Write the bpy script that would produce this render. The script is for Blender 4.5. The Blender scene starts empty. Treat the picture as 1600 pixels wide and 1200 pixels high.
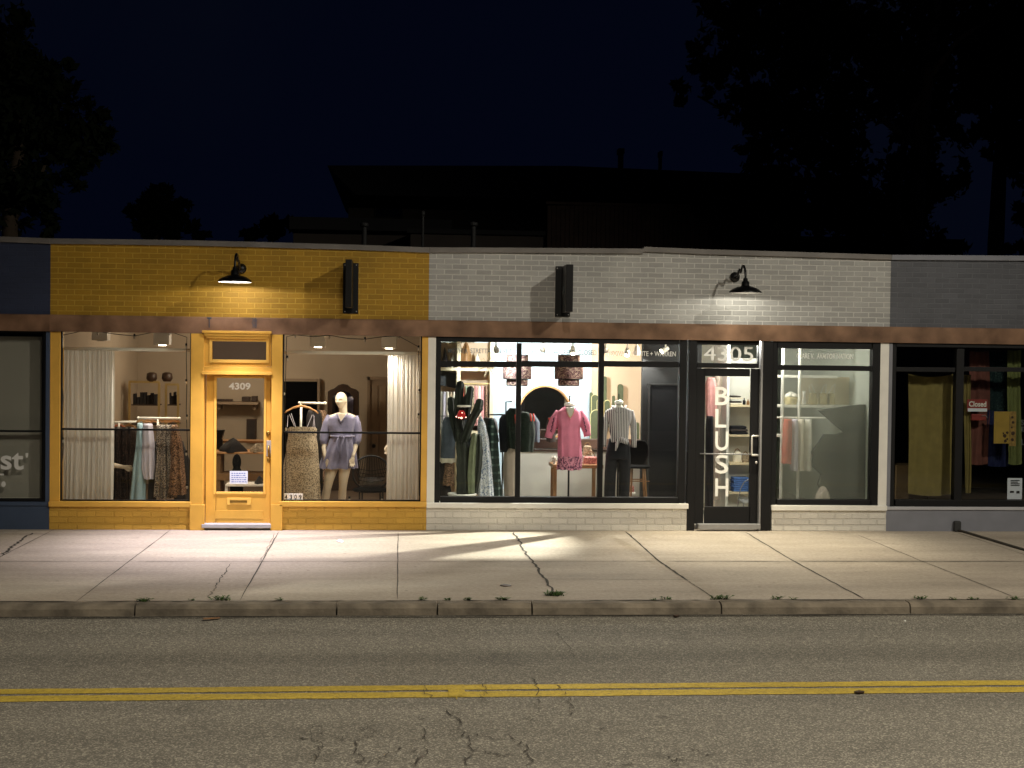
import bpy, bmesh, math, random
from mathutils import Vector, Matrix, Euler, noise
rnd = random.Random(7)
S = bpy.context.scene
C = S.collection
PI = math.pi

# ------------------------------------------------------------------ camera
F, H, D = 2101.8, 2.39, 18.13            # focal length in photo pixels, eye height, distance to the shopfronts
YAW, PITCH, ROLL = 0.0811, 0.0222, 0.0126
CR = Matrix.Rotation(-YAW, 3, 'Z') @ Matrix.Rotation(PI/2 - PITCH, 3, 'X') @ Matrix.Rotation(ROLL, 3, 'Z')
cd = bpy.data.cameras.new('camera')
cam = bpy.data.objects.new('camera', cd); C.objects.link(cam)
cam.matrix_world = Matrix.Translation((0, -D, H)) @ CR.to_4x4()
cd.sensor_width = 36; cd.lens = F/1600*36; cd.clip_end = 2000; cd.clip_start = .1
S.camera = cam
S.render.resolution_x = 1024; S.render.resolution_y = 768

# ------------------------------------------------------------------ world: night sky, street light, added road fill
W = bpy.data.worlds.new('World'); S.world = W; W.use_nodes = True
nt = W.node_tree; bg = nt.nodes['Background']
tc = nt.nodes.new('ShaderNodeTexCoord'); nz = nt.nodes.new('ShaderNodeTexNoise'); nz.inputs['Scale'].default_value = 2.2
nz.inputs['Detail'].default_value = 5
cr = nt.nodes.new('ShaderNodeValToRGB')
cr.color_ramp.elements[0].position = .42; cr.color_ramp.elements[0].color = (.0008, .0015, .0054, 1)
cr.color_ramp.elements[1].position = .72; cr.color_ramp.elements[1].color = (.0019, .0028, .0062, 1)
nt.links.new(tc.outputs['Generated'], nz.inputs['Vector']); nt.links.new(nz.outputs['Fac'], cr.inputs['Fac'])
nt.links.new(cr.outputs['Color'], bg.inputs['Color']); bg.inputs['Strength'].default_value = 1.0
S.view_settings.view_transform = 'Standard'; S.view_settings.look = 'None'
S.view_settings.exposure = 0; S.view_settings.gamma = 1
STREET = (10.6, -11.6, 9.6)

def light(kind, name, loc, power, color, aim=None, size=.05, angle=None, blend=.3):
    l = bpy.data.lights.new(name, kind); l.energy = power; l.color = color
    if kind in ('POINT', 'SPOT'): l.shadow_soft_size = size
    if kind == 'SPOT': l.spot_size = math.radians(angle); l.spot_blend = blend
    if kind == 'AREA': l.size = size
    o = bpy.data.objects.new(name, l); C.objects.link(o); o.location = loc
    if aim is not None: o.rotation_euler = (Vector(aim)-Vector(loc)).to_track_quat('-Z', 'Y').to_euler()
    return o
light('SPOT', 'street_or_fill_light', STREET, 3300, (1, .92, .77), (2.5, -5.5, 0), .16, 104, .6)
light('SPOT', 'street_or_fill_light', (1.5, -13, 9.4), 2800, (1, .90, .74), (1.5, -9.5, 0), .3, 112, .75)  # unseen fill spot added to brighten the road, not a second street lamp

# ------------------------------------------------------------------ pixel (1600x1200) -> world helpers
def ray(px, py): return CR @ Vector(((px-800)/F, -(py-600)/F, -1))
def P(px, py, y=0.0):
    d = ray(px, py); t = (D+y)/d.y
    return Vector((0, -D, H)) + d*t
def G(px, py, z=0.0):
    d = ray(px, py); t = (z-H)/d.z
    return Vector((0, -D, H)) + d*t
def sc(y=0.0): return F/(D+y)             # pixels per metre at plane y

def c(r, g, b):
    f = lambda v: (v/255/12.92) if v/255 <= .04045 else ((v/255+.055)/1.055)**2.4
    return (f(r), f(g), f(b), 1)

# ------------------------------------------------------------------ materials
def mat(name, col, rough=.7, metal=0, var=.12, scale=6, bump=0, bscale=60, spec=.5, trans=0, col2=None, emit=None, es=0, sheen=0):
    m = bpy.data.materials.new(name); m.use_nodes = True; n = m.node_tree; b = n.nodes['Principled BSDF']
    b.inputs['Roughness'].default_value = rough; b.inputs['Metallic'].default_value = metal
    b.inputs['Specular IOR Level'].default_value = spec
    if sheen: b.inputs['Sheen Weight'].default_value = sheen
    t = n.nodes.new('ShaderNodeTexCoord')
    if var or col2:
        z = n.nodes.new('ShaderNodeTexNoise'); z.inputs['Scale'].default_value = scale; z.inputs['Detail'].default_value = 6
        n.links.new(t.outputs['Object'], z.inputs['Vector'])
        r = n.nodes.new('ShaderNodeValToRGB'); r.color_ramp.elements[0].position = .3; r.color_ramp.elements[1].position = .7
        a = [v*(1-var) for v in col[:3]]+[1]; d = col2 or [min(1, v*(1+var)) for v in col[:3]]+[1]
        r.color_ramp.elements[0].color = a; r.color_ramp.elements[1].color = d
        n.links.new(z.outputs['Fac'], r.inputs['Fac']); n.links.new(r.outputs['Color'], b.inputs['Base Color'])
    else: b.inputs['Base Color'].default_value = col
    if bump:
        z2 = n.nodes.new('ShaderNodeTexNoise'); z2.inputs['Scale'].default_value = bscale; z2.inputs['Detail'].default_value = 5
        n.links.new(t.outputs['Object'], z2.inputs['Vector'])
        bp = n.nodes.new('ShaderNodeBump'); bp.inputs['Strength'].default_value = .6; bp.inputs['Distance'].default_value = bump
        n.links.new(z2.outputs['Fac'], bp.inputs['Height']); n.links.new(bp.outputs['Normal'], b.inputs['Normal'])
    if emit: b.inputs['Emission Color'].default_value = emit; b.inputs['Emission Strength'].default_value = es
    return m

def brick(name, brick_col, mortar_col, var=.14, bump=.006, w=.213, h=.0705, m_size=.007, stain=.25):
    m = bpy.data.materials.new(name); m.use_nodes = True; n = m.node_tree; L = n.links; b = n.nodes['Principled BSDF']
    b.inputs['Roughness'].default_value = .62; b.inputs['Specular IOR Level'].default_value = .35
    t = n.nodes.new('ShaderNodeTexCoord'); s = n.nodes.new('ShaderNodeSeparateXYZ'); k = n.nodes.new('ShaderNodeCombineXYZ')
    L.new(t.outputs['Object'], s.inputs[0]); L.new(s.outputs['X'], k.inputs['X']); L.new(s.outputs['Z'], k.inputs['Y'])
    wob = n.nodes.new('ShaderNodeTexNoise'); wob.inputs['Scale'].default_value = 9
    wm = n.nodes.new('ShaderNodeVectorMath'); wm.operation = 'MULTIPLY_ADD'; wm.inputs[1].default_value = (.012, .008, 0)
    L.new(t.outputs['Object'], wob.inputs['Vector']); L.new(wob.outputs['Color'], wm.inputs[0]); L.new(k.outputs[0], wm.inputs[2])
    B = n.nodes.new('ShaderNodeTexBrick'); B.inputs['Scale'].default_value = 1; B.inputs['Brick Width'].default_value = w
    B.inputs['Row Height'].default_value = h; B.inputs['Mortar Size'].default_value = m_size; B.inputs['Mortar Smooth'].default_value = .35
    B.inputs['Color1'].default_value = [v*(1-var) for v in brick_col[:3]]+[1]; B.inputs['Color2'].default_value = [min(1, v*(1+var)) for v in brick_col[:3]]+[1]
    B.inputs['Mortar'].default_value = mortar_col
    L.new(wm.outputs[0], B.inputs['Vector'])
    z = n.nodes.new('ShaderNodeTexNoise'); z.inputs['Scale'].default_value = 1.6; z.inputs['Detail'].default_value = 7; z.inputs['Roughness'].default_value = .65
    L.new(t.outputs['Object'], z.inputs['Vector'])
    r = n.nodes.new('ShaderNodeMapRange'); r.inputs['From Min'].default_value = .3; r.inputs['From Max'].default_value = .7
    r.inputs['To Min'].default_value = 1-stain; r.inputs['To Max'].default_value = 1.05
    L.new(z.outputs['Fac'], r.inputs['Value'])
    mx = n.nodes.new('ShaderNodeMix'); mx.data_type = 'RGBA'; mx.blend_type = 'MULTIPLY'; mx.inputs['Factor'].default_value = 1
    L.new(B.outputs['Color'], mx.inputs['A']); L.new(r.outputs['Result'], mx.inputs['B']); L.new(mx.outputs['Result'], b.inputs['Base Color'])
    z2 = n.nodes.new('ShaderNodeTexNoise'); z2.inputs['Scale'].default_value = 55; z2.inputs['Detail'].default_value = 4
    L.new(t.outputs['Object'], z2.inputs['Vector'])
    ma = n.nodes.new('ShaderNodeMath'); ma.operation = 'MULTIPLY_ADD'; ma.inputs[1].default_value = -1.0
    L.new(B.outputs['Fac'], ma.inputs[0]); L.new(z2.outputs['Fac'], ma.inputs[2])
    bp = n.nodes.new('ShaderNodeBump'); bp.inputs['Distance'].default_value = bump; bp.inputs['Strength'].default_value = .8
    L.new(ma.outputs[0], bp.inputs['Height']); L.new(bp.outputs['Normal'], b.inputs['Normal'])
    return m

def speckled(name, base, fleck, fine=140, amount=.5, rough=.85, bump=.004, large=.22, lscale=.7, lanes=False, slabs=False):
    """aggregate surface: fine flecks over broad worn patches"""
    m = bpy.data.materials.new(name); m.use_nodes = True; n = m.node_tree; L = n.links; b = n.nodes['Principled BSDF']
    b.inputs['Roughness'].default_value = rough; b.inputs['Specular IOR Level'].default_value = .3
    t = n.nodes.new('ShaderNodeTexCoord')
    v = n.nodes.new('ShaderNodeTexVoronoi'); v.inputs['Scale'].default_value = fine; L.new(t.outputs['Object'], v.inputs['Vector'])
    sv = n.nodes.new('ShaderNodeSeparateColor'); L.new(v.outputs['Color'], sv.inputs[0])
    pw = n.nodes.new('ShaderNodeMath'); pw.operation = 'POWER'; pw.inputs[1].default_value = 3.5; L.new(sv.outputs[0], pw.inputs[0])
    am = n.nodes.new('ShaderNodeMath'); am.operation = 'MULTIPLY'; am.inputs[1].default_value = amount; L.new(pw.outputs[0], am.inputs[0])
    mx = n.nodes.new('ShaderNodeMix'); mx.data_type = 'RGBA'; mx.inputs['A'].default_value = base; mx.inputs['B'].default_value = fleck
    L.new(am.outputs[0], mx.inputs['Factor'])
    mp = n.nodes.new('ShaderNodeMapping'); mp.inputs['Scale'].default_value = (.35, 1.6, 1); L.new(t.outputs['Object'], mp.inputs['Vector'])
    z = n.nodes.new('ShaderNodeTexNoise'); z.inputs['Scale'].default_value = lscale; z.inputs['Detail'].default_value = 9; z.inputs['Roughness'].default_value = .62
    L.new(mp.outputs[0], z.inputs['Vector'])
    r = n.nodes.new('ShaderNodeMapRange'); r.inputs['From Min'].default_value = .3; r.inputs['From Max'].default_value = .7
    r.inputs['To Min'].default_value = 1-large; r.inputs['To Max'].default_value = 1+large*.6; L.new(z.outputs['Fac'], r.inputs['Value'])
    m2 = n.nodes.new('ShaderNodeMix'); m2.data_type = 'RGBA'; m2.blend_type = 'MULTIPLY'; m2.inputs['Factor'].default_value = 1
    L.new(mx.outputs['Result'], m2.inputs['A']); L.new(r.outputs['Result'], m2.inputs['B'])
    z3 = n.nodes.new('ShaderNodeTexNoise'); z3.inputs['Scale'].default_value = 22; z3.inputs['Detail'].default_value = 6; L.new(t.outputs['Object'], z3.inputs['Vector'])
    r3 = n.nodes.new('ShaderNodeMapRange'); r3.inputs['From Min'].default_value = .35; r3.inputs['From Max'].default_value = .65
    r3.inputs['To Min'].default_value = 1-large*.5; r3.inputs['To Max'].default_value = 1+large*.3; L.new(z3.outputs['Fac'], r3.inputs['Value'])
    m3 = n.nodes.new('ShaderNodeMix'); m3.data_type = 'RGBA'; m3.blend_type = 'MULTIPLY'; m3.inputs['Factor'].default_value = 1
    L.new(m2.outputs['Result'], m3.inputs['A']); L.new(r3.outputs['Result'], m3.inputs['B'])
    last = m3.outputs['Result']
    def mul(sock):
        q = n.nodes.new('ShaderNodeMix'); q.data_type = 'RGBA'; q.blend_type = 'MULTIPLY'; q.inputs['Factor'].default_value = 1
        L.new(last, q.inputs['A']); L.new(sock, q.inputs['B']); return q.outputs['Result']
    def rng(sock, a0, a1, b0, b1):
        q = n.nodes.new('ShaderNodeMapRange'); q.inputs['From Min'].default_value = a0; q.inputs['From Max'].default_value = a1; q.inputs['To Min'].default_value = b0; q.inputs['To Max'].default_value = b1
        L.new(sock, q.inputs['Value']); return q.outputs['Result']
    if lanes:      # tyre-polished tracks along the street and a few oily patches
        mp2 = n.nodes.new('ShaderNodeMapping'); mp2.inputs['Scale'].default_value = (.03, 1.05, 1); L.new(t.outputs['Object'], mp2.inputs['Vector'])
        zz = n.nodes.new('ShaderNodeTexNoise'); zz.inputs['Scale'].default_value = 1.0; zz.inputs['Detail'].default_value = 3; L.new(mp2.outputs[0], zz.inputs['Vector'])
        last = mul(rng(zz.outputs['Fac'], .35, .65, .78, 1.14))
        z5 = n.nodes.new('ShaderNodeTexNoise'); z5.inputs['Scale'].default_value = 1.7; z5.inputs['Detail'].default_value = 6; L.new(t.outputs['Object'], z5.inputs['Vector'])
        last = mul(rng(z5.outputs['Fac'], .62, .75, 1, .8))
    if slabs:      # each slab its own tone, gum spots and drips
        sx = n.nodes.new('ShaderNodeSeparateXYZ'); L.new(t.outputs['Object'], sx.inputs[0]); kk = n.nodes.new('ShaderNodeCombineXYZ')
        for ax, d_, off in (('X', 1.53, .03), ('Y', 2.74, 0)):
            a1 = n.nodes.new('ShaderNodeMath'); a1.operation = 'DIVIDE'; a1.inputs[1].default_value = d_; L.new(sx.outputs[ax], a1.inputs[0])
            a2 = n.nodes.new('ShaderNodeMath'); a2.operation = 'FLOOR'; L.new(a1.outputs[0], a2.inputs[0]); L.new(a2.outputs[0], kk.inputs[ax])
        wn = n.nodes.new('ShaderNodeTexWhiteNoise'); wn.noise_dimensions = '2D'; L.new(kk.outputs[0], wn.inputs['Vector']); last = mul(rng(wn.outputs['Value'], 0, 1, .93, 1.05))
        vg = n.nodes.new('ShaderNodeTexVoronoi'); vg.inputs['Scale'].default_value = 3.1; L.new(t.outputs['Object'], vg.inputs['Vector']); last = mul(rng(vg.outputs['Distance'], .045, .075, .66, 1))
        z5 = n.nodes.new('ShaderNodeTexNoise'); z5.inputs['Scale'].default_value = 3.4; z5.inputs['Detail'].default_value = 8; z5.inputs['Roughness'].default_value = .7; L.new(t.outputs['Object'], z5.inputs['Vector'])
        last = mul(rng(z5.outputs['Fac'], .56, .72, 1, .84))
    L.new(last, b.inputs['Base Color'])
    bp = n.nodes.new('ShaderNodeBump'); bp.inputs['Distance'].default_value = bump; bp.inputs['Strength'].default_value = .8
    L.new(sv.outputs[0], bp.inputs['Height']); L.new(bp.outputs['Normal'], b.inputs['Normal'])
    return m

def glass(name, tint=(.93, .95, .94), refl=1.0, rough=.01):
    m = bpy.data.materials.new(name); m.use_nodes = True; n = m.node_tree; n.nodes.remove(n.nodes['Principled BSDF'])
    o = n.nodes['Material Output']; t = n.nodes.new('ShaderNodeBsdfTransparent'); t.inputs[0].default_value = (*tint, 1)
    g = n.nodes.new('ShaderNodeBsdfGlossy'); g.inputs['Roughness'].default_value = rough
    f = n.nodes.new('ShaderNodeFresnel'); f.inputs[0].default_value = 1.5
    k = n.nodes.new('ShaderNodeMath'); k.operation = 'MULTIPLY'; k.inputs[1].default_value = refl
    ge = n.nodes.new('ShaderNodeNewGeometry'); iv = n.nodes.new('ShaderNodeMath'); iv.operation = 'SUBTRACT'; iv.inputs[0].default_value = refl
    n.links.new(ge.outputs['Backfacing'], iv.inputs[1]); iv.use_clamp = True; n.links.new(iv.outputs[0], k.inputs[1]); n.links.new(f.outputs[0], k.inputs[0])
    x = n.nodes.new('ShaderNodeMixShader'); n.links.new(k.outputs[0], x.inputs[0]); n.links.new(t.outputs[0], x.inputs[1]); n.links.new(g.outputs[0], x.inputs[2])
    n.links.new(x.outputs[0], o.inputs[0]); return m

def sheer(name, col, open_=.3, trl=.5):
    """cloth that lets light through: diffuse + translucent, partly open weave"""
    m = bpy.data.materials.new(name); m.use_nodes = True; n = m.node_tree; n.nodes.remove(n.nodes['Principled BSDF'])
    o = n.nodes['Material Output']; d = n.nodes.new('ShaderNodeBsdfDiffuse'); d.inputs[0].default_value = col
    r = n.nodes.new('ShaderNodeBsdfTranslucent'); r.inputs[0].default_value = col
    a = n.nodes.new('ShaderNodeMixShader'); a.inputs[0].default_value = trl; n.links.new(d.outputs[0], a.inputs[1]); n.links.new(r.outputs[0], a.inputs[2])
    t = n.nodes.new('ShaderNodeBsdfTransparent'); x = n.nodes.new('ShaderNodeMixShader'); x.inputs[0].default_value = open_
    n.links.new(a.outputs[0], x.inputs[1]); n.links.new(t.outputs[0], x.inputs[2]); n.links.new(x.outputs[0], o.inputs[0]); return m

def pattern(name, kind, c1, c2, scale=30, rough=.85, c3=None, thr=.5):
    """printed fabric: kind = floral | stripes | plaid | marble"""
    m = bpy.data.materials.new(name); m.use_nodes = True; n = m.node_tree; L = n.links; b = n.nodes['Principled BSDF']
    b.inputs['Roughness'].default_value = rough; b.inputs['Specular IOR Level'].default_value = .2
    t = n.nodes.new('ShaderNodeTexCoord')
    r = n.nodes.new('ShaderNodeValToRGB'); r.color_ramp.elements[0].color = c1; r.color_ramp.elements[1].color = c2
    if kind == 'floral':
        z = n.nodes.new('ShaderNodeTexNoise'); z.inputs['Scale'].default_value = scale; z.inputs['Detail'].default_value = 3; z.inputs['Distortion'].default_value = 1.4
        L.new(t.outputs['Object'], z.inputs['Vector']); L.new(z.outputs['Fac'], r.inputs[0])
        r.color_ramp.elements[0].position = thr-.03; r.color_ramp.elements[1].position = thr+.03
    elif kind == 'marble':
        z = n.nodes.new('ShaderNodeTexNoise'); z.inputs['Scale'].default_value = scale; z.inputs['Detail'].default_value = 4; z.inputs['Distortion'].default_value = 3
        L.new(t.outputs['Object'], z.inputs['Vector']); L.new(z.outputs['Fac'], r.inputs[0])
        r.color_ramp.elements[0].position = .35; r.color_ramp.elements[1].position = .65
    else:
        s = n.nodes.new('ShaderNodeSeparateXYZ'); L.new(t.outputs['Object'], s.inputs[0])
        def band(sock, k, th):
            a = n.nodes.new('ShaderNodeMath'); a.operation = 'MULTIPLY'; a.inputs[1].default_value = k; L.new(sock, a.inputs[0])
            f = n.nodes.new('ShaderNodeMath'); f.operation = 'FRACT'; L.new(a.outputs[0], f.inputs[0])
            g = n.nodes.new('ShaderNodeMath'); g.operation = 'LESS_THAN'; g.inputs[1].default_value = th; L.new(f.outputs[0], g.inputs[0]); return g.outputs[0]
        x = band(s.outputs['X'], scale, thr)
        if kind == 'plaid':
            y = band(s.outputs['Z'], scale, thr); q = n.nodes.new('ShaderNodeMath'); q.operation = 'ADD'; L.new(x, q.inputs[0]); L.new(y, q.inputs[1])
            h = n.nodes.new('ShaderNodeMath'); h.operation = 'MULTIPLY'; h.inputs[1].default_value = .5; L.new(q.outputs[0], h.inputs[0]); x = h.outputs[0]
        L.new(x, r.inputs[0])
    if c3:
        e = r.color_ramp.elements.new(.5); e.color = c3
    L.new(r.outputs['Color'], b.inputs['Base Color'])
    z2 = n.nodes.new('ShaderNodeTexNoise'); z2.inputs['Scale'].default_value = 25; L.new(t.outputs['Object'], z2.inputs['Vector'])
    bp = n.nodes.new('ShaderNodeBump'); bp.inputs['Distance'].default_value = .01; bp.inputs['Strength'].default_value = .5
    L.new(z2.outputs['Fac'], bp.inputs['Height']); L.new(bp.outputs['Normal'], b.inputs['Normal'])
    return m

M = {}
M['yel_brick'] = brick('yellow_painted_brick', c(162, 124, 30), c(192, 155, 58), .10, .007)
M['yel_base'] = brick('yellow_painted_base_brick', c(204, 160, 66), c(198, 154, 62), .06, .014, .24, .085, .012, .15)
M['wht_brick'] = brick('white_washed_brick', c(158, 158, 155), c(194, 193, 189), .11, .006, m_size=.0085, stain=.15)
M['wht_base'] = brick('white_painted_base_brick', c(214, 210, 200), c(206, 202, 192), .06, .014, .24, .085, .012, .12)
M['gry_brick'] = brick('grey_painted_brick', c(84, 86, 92), c(104, 106, 112), .10, .007)
M['blu_brick'] = brick('blue_painted_brick', c(46, 54, 76), c(50, 58, 80), .05, .006)
M['yellow'] = mat('yellow_paint', c(214, 165, 68), .5, 0, .10, 3, .002, 26)
M['yelglass'] = mat('yellow_paint_worn', c(232, 184, 86), .5, 0, .05, 8)
M['white'] = mat('white_paint', c(222, 220, 212), .5, 0, .05, 6, .001)
M['grey'] = mat('grey_paint', c(118, 120, 128), .6, 0, .08, 4, .002)
M['greylight'] = mat('light_grey_paint', c(168, 168, 172), .6, 0, .05, 4)
M['blue'] = mat('blue_paint', c(56, 70, 92), .6, 0, .08, 4, .002)
M['blackframe'] = mat('black_frame_paint', c(10, 10, 12), .55, 0, .15, 8, spec=.3)
M['black'] = mat('black_metal', c(14, 14, 15), .38, .3, .2, 20, spec=.5)
M['blackmatte'] = mat('black_matte', c(9, 9, 10), .95, spec=.15)
M['enamel'] = mat('white_enamel', c(245, 240, 230), .25)
M['beam'] = mat('stained_wood_beam', c(98, 72, 52), .4, 0, .3, 3, .003, 18, col2=c(140, 108, 84))
M['cap'] = mat('galvanised_cap', c(110, 106, 102), .6, .1, .18, 3, .002)
M['concrete_dark'] = mat('dirty_kerb', c(108, 99, 85), .9, 0, .5, 4, .012, 30)
M['chrome'] = mat('worn_nickel', c(215, 212, 205), .4, .55, .08, 30)
M['brass'] = mat('aged_brass', c(150, 120, 60), .35, .9, .15, 30)
M['alu'] = mat('aluminium', c(150, 150, 150), .5, .5, .06, 20)
M['wood'] = mat('pale_wood', c(196, 142, 90), .5, 0, .2, 12)
M['darkwood'] = mat('dark_wood', c(58, 40, 28), .5, 0, .3, 9)
M['tanwood'] = mat('tan_wood', c(134, 96, 58), .55, 0, .2, 9)
M['glass'] = glass('window_glass')
M['dimglass'] = glass('smoked_glass', (.5, .5, .53), 1, .03)
M['dusty'] = glass('dusty_glass', (.9, .91, .9), 1.1, .03)
M['skin'] = mat('mannequin_shell', c(216, 198, 174), .42, 0, .03, 4)
M['curtain'] = sheer('sheer_curtain', c(236, 230, 222), .03, .45)
M['shadegrey'] = sheer('grey_roller_fabric', c(176, 172, 160), .02, .1)
M['meshshade'] = sheer('see_through_shade', c(166, 167, 156), .56, .6)
M['ink'] = mat('dark_ink', c(24, 24, 26), .6, 0, 0)
M['sidewalk'] = speckled('sidewalk_concrete', c(171, 160, 145), c(142, 131, 115), 90, .4, .85, .0015, .22, 1.1, slabs=True)
M['asphalt'] = speckled('asphalt', c(105, 101, 92), c(188, 181, 163), 100, .8, .85, .005, .15, .5, lanes=True)
M['linepaint'] = speckled('yellow_line_paint', c(190, 164, 64), c(110, 98, 58), 90, .6, .7, .003, .26, 1.5)
M['crack'] = mat('crack_dirt', c(52, 47, 39), .95, 0, .3, 9)
M['roadcrack'] = mat('road_crack_dirt', c(64, 59, 52), .95, 0, .3, 9)
M['ground'] = mat('bare_soil', c(70, 62, 48), .95, 0, .3, .8)
M['leafdark'] = mat('tree_leaves', c(26, 33, 18), .8, 0, .4, 1.2, spec=.1)
M['bark'] = mat('tree_bark', c(74, 62, 48), .9, 0, .35, 4, .01, 20)
M['weed'] = mat('weed_leaf', c(66, 92, 38), .7, 0, .35, 14)
M['housewall'] = mat('brown_siding', c(64, 56, 50), .8, 0, .15, 2)
M['houseroof'] = mat('dark_roofing', c(30, 29, 29), .9)
M['housewin'] = mat('dark_window_pane', c(16, 18, 24), .1, 0, .1)
M['fencewood'] = mat('weathered_fence', c(58, 42, 32), .85, 0, .3, 5)
M['vent'] = mat('galvanised_vent', c(30, 30, 30), .7, .2)

# ------------------------------------------------------------------ mesh builder
class MB:
    def __init__(s): s.v = []; s.f = []
    def box(s, x0, x1, y0, y1, z0, z1):
        x0, x1 = sorted((x0, x1)); y0, y1 = sorted((y0, y1)); z0, z1 = sorted((z0, z1)); i = len(s.v)
        s.v += [(x0,y0,z0),(x1,y0,z0),(x1,y1,z0),(x0,y1,z0),(x0,y0,z1),(x1,y0,z1),(x1,y1,z1),(x0,y1,z1)]
        s.f += [(i,i+3,i+2,i+1),(i+4,i+5,i+6,i+7),(i,i+1,i+5,i+4),(i+1,i+2,i+6,i+5),(i+2,i+3,i+7,i+6),(i+3,i,i+4,i+7)]; return s
    def pbox(s, px0, py0, px1, py1, y0, y1, ref=None):
        """box whose front face fills a rectangle measured on the photo at depth ref"""
        r = y0 if ref is None else ref
        mx, my = (px0+px1)/2, (py0+py1)/2
        return s.box(P(px0, my, r).x, P(px1, my, r).x, y0, y1, P(mx, py1, r).z, P(mx, py0, r).z)
    def rings(s, rings, closed=True, cap=True):
        i = len(s.v); n = len(rings[0])
        for r in rings: s.v += [tuple(p) for p in r]
        for k in range(len(rings)-1):
            for j in range(n if closed else n-1):
                a = i+k*n+j; b = i+k*n+(j+1) % n; s.f.append((a, b, b+n, a+n))
        if cap and closed:
            s.f.append(tuple(i+j for j in reversed(range(n)))); s.f.append(tuple(i+(len(rings)-1)*n+j for j in range(n)))
        return s
    def tube(s, pts, r, n=8, squash=1.0, cap=True):
        pts = [Vector(p) for p in pts]
        rs = r if isinstance(r, (list, tuple)) else [r]*len(pts)
        up = Vector((0, 0, 1)); R_ = []; prev = None
        for k, p in enumerate(pts):
            d = (pts[min(k+1, len(pts)-1)]-pts[max(k-1, 0)])
            if d.length < 1e-9: d = up.copy()
            d.normalize()
            if prev is None:
                a = d.cross(Vector((0, 1, 0)))
                if a.length < .1: a = d.cross(Vector((1, 0, 0)))
            else: a = prev - d*prev.dot(d)
            a.normalize(); prev = a; b = d.cross(a)
            R_.append([p + (a*math.cos(t)+b*math.sin(t)*squash)*rs[k] for t in [2*PI*j/n for j in range(n)]])
        return s.rings(R_, cap=cap)
    def lathe(s, prof, cx, cy, cz=0, n=24, cap=True):
        return s.rings([[(cx+r*math.cos(2*PI*j/n), cy+r*math.sin(2*PI*j/n), cz+z) for j in range(n)] for r, z in prof], cap=cap)
    def ball(s, ctr, r, n=12, m=8):
        r = r if isinstance(r, (tuple, list)) else (r, r, r); cx, cy, cz = ctr
        R_ = []
        for k in range(m+1):
            t = -PI/2+PI*k/m; q = max(math.cos(t), .02)
            R_.append([(cx+r[0]*q*math.cos(2*PI*j/n), cy+r[1]*q*math.sin(2*PI*j/n), cz+r[2]*math.sin(t)) for j in range(n)])
        return s.rings(R_)
    def prism(s, poly, y0, y1):
        """poly of (x,z) extruded along y"""
        i = len(s.v); n = len(poly)
        s.v += [(x, y0, z) for x, z in poly] + [(x, y1, z) for x, z in poly]
        s.f.append(tuple(range(i, i+n))); s.f.append(tuple(reversed(range(i+n, i+2*n))))
        for j in range(n): s.f.append((i+j, i+n+j, i+n+(j+1) % n, i+(j+1) % n))
        return s
    def quad(s, a, b, c_, d): i = len(s.v); s.v += [tuple(a), tuple(b), tuple(c_), tuple(d)]; s.f.append((i, i+1, i+2, i+3)); return s
    def ribbon(s, pts, w, z, wob=.3, r=rnd):
        """flat strip on the ground through pts"""
        i = len(s.v); n = len(pts)
        for k, p in enumerate(pts):
            d = Vector(pts[min(k+1, n-1)][:2])-Vector(pts[max(k-1, 0)][:2]); d.normalize(); q = Vector((-d.y, d.x))
            h = w*.5*(1+r.uniform(-wob, wob))*(1 if 0 < k < n-1 or wob == 0 else .25)
            s.v += [(p[0]+q.x*h, p[1]+q.y*h, z), (p[0]-q.x*h, p[1]-q.y*h, z)]
        for k in range(n-1): a = i+2*k; s.f.append((a, a+1, a+3, a+2))
        return s

def origin(o):
    while o and o.parent: o = o.parent
    return Vector(o['_o']) if o and '_o' in o else (o.location.copy() if o else Vector())
def obj(name, mb, m, parent=None, smooth=False, bev=0, label=None, cat=None, group=None, kind=None, loc=None, recalc=True):
    if name == 'pane':            # the glass sits rebated into its frame
        xs = [v[0] for v in mb.v]; zs = [v[2] for v in mb.v]; mx, mz = (min(xs)+max(xs))/2, (min(zs)+max(zs))/2
        mb.v = [(v[0]+(.011 if v[0] > mx else -.011), v[1], v[2]+(.011 if v[2] > mz else -.011)) for v in mb.v]
    me = bpy.data.meshes.new(name)
    o0 = origin(parent) if parent else (Vector(loc) if loc is not None else Vector())
    me.from_pydata([tuple(Vector(v)-o0) for v in mb.v], [], mb.f)
    if recalc:
        b = bmesh.new(); b.from_mesh(me); bmesh.ops.recalc_face_normals(b, faces=b.faces); b.to_mesh(me); b.free()
    me.materials.append(M[m] if isinstance(m, str) else m)
    if smooth: me.polygons.foreach_set('use_smooth', [True]*len(me.polygons))
    o = bpy.data.objects.new(name, me); C.objects.link(o)
    if parent: o.parent = parent
    else: o.location = o0
    if bev:
        q = o.modifiers.new('edge', 'BEVEL'); q.width = bev; q.segments = 2; q.limit_method = 'ANGLE'
    if label: o['label'] = label
    if cat: o['category'] = cat
    if group: o['group'] = group
    if kind: o['kind'] = kind
    return o
def thing(name, label, cat, loc, group=None):
    o = bpy.data.objects.new(name, None); C.objects.link(o); o.location = loc; o.empty_display_size = .1
    o['label'] = label; o['category'] = cat
    if group: o['group'] = group
    return o
def struct(name, mb, m, **k): return obj(name, mb, m, kind='structure', **k)
def copy_tree(o, parent=None, loc=None, label=None):
    d = o.copy(); C.objects.link(d)
    if parent: d.parent = parent
    if loc is not None: d.location = loc
    if label: d['label'] = label
    for ch in [x for x in KIDS.get(o.name, [])]: copy_tree(ch, d)
    return d
KIDS = {}
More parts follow.
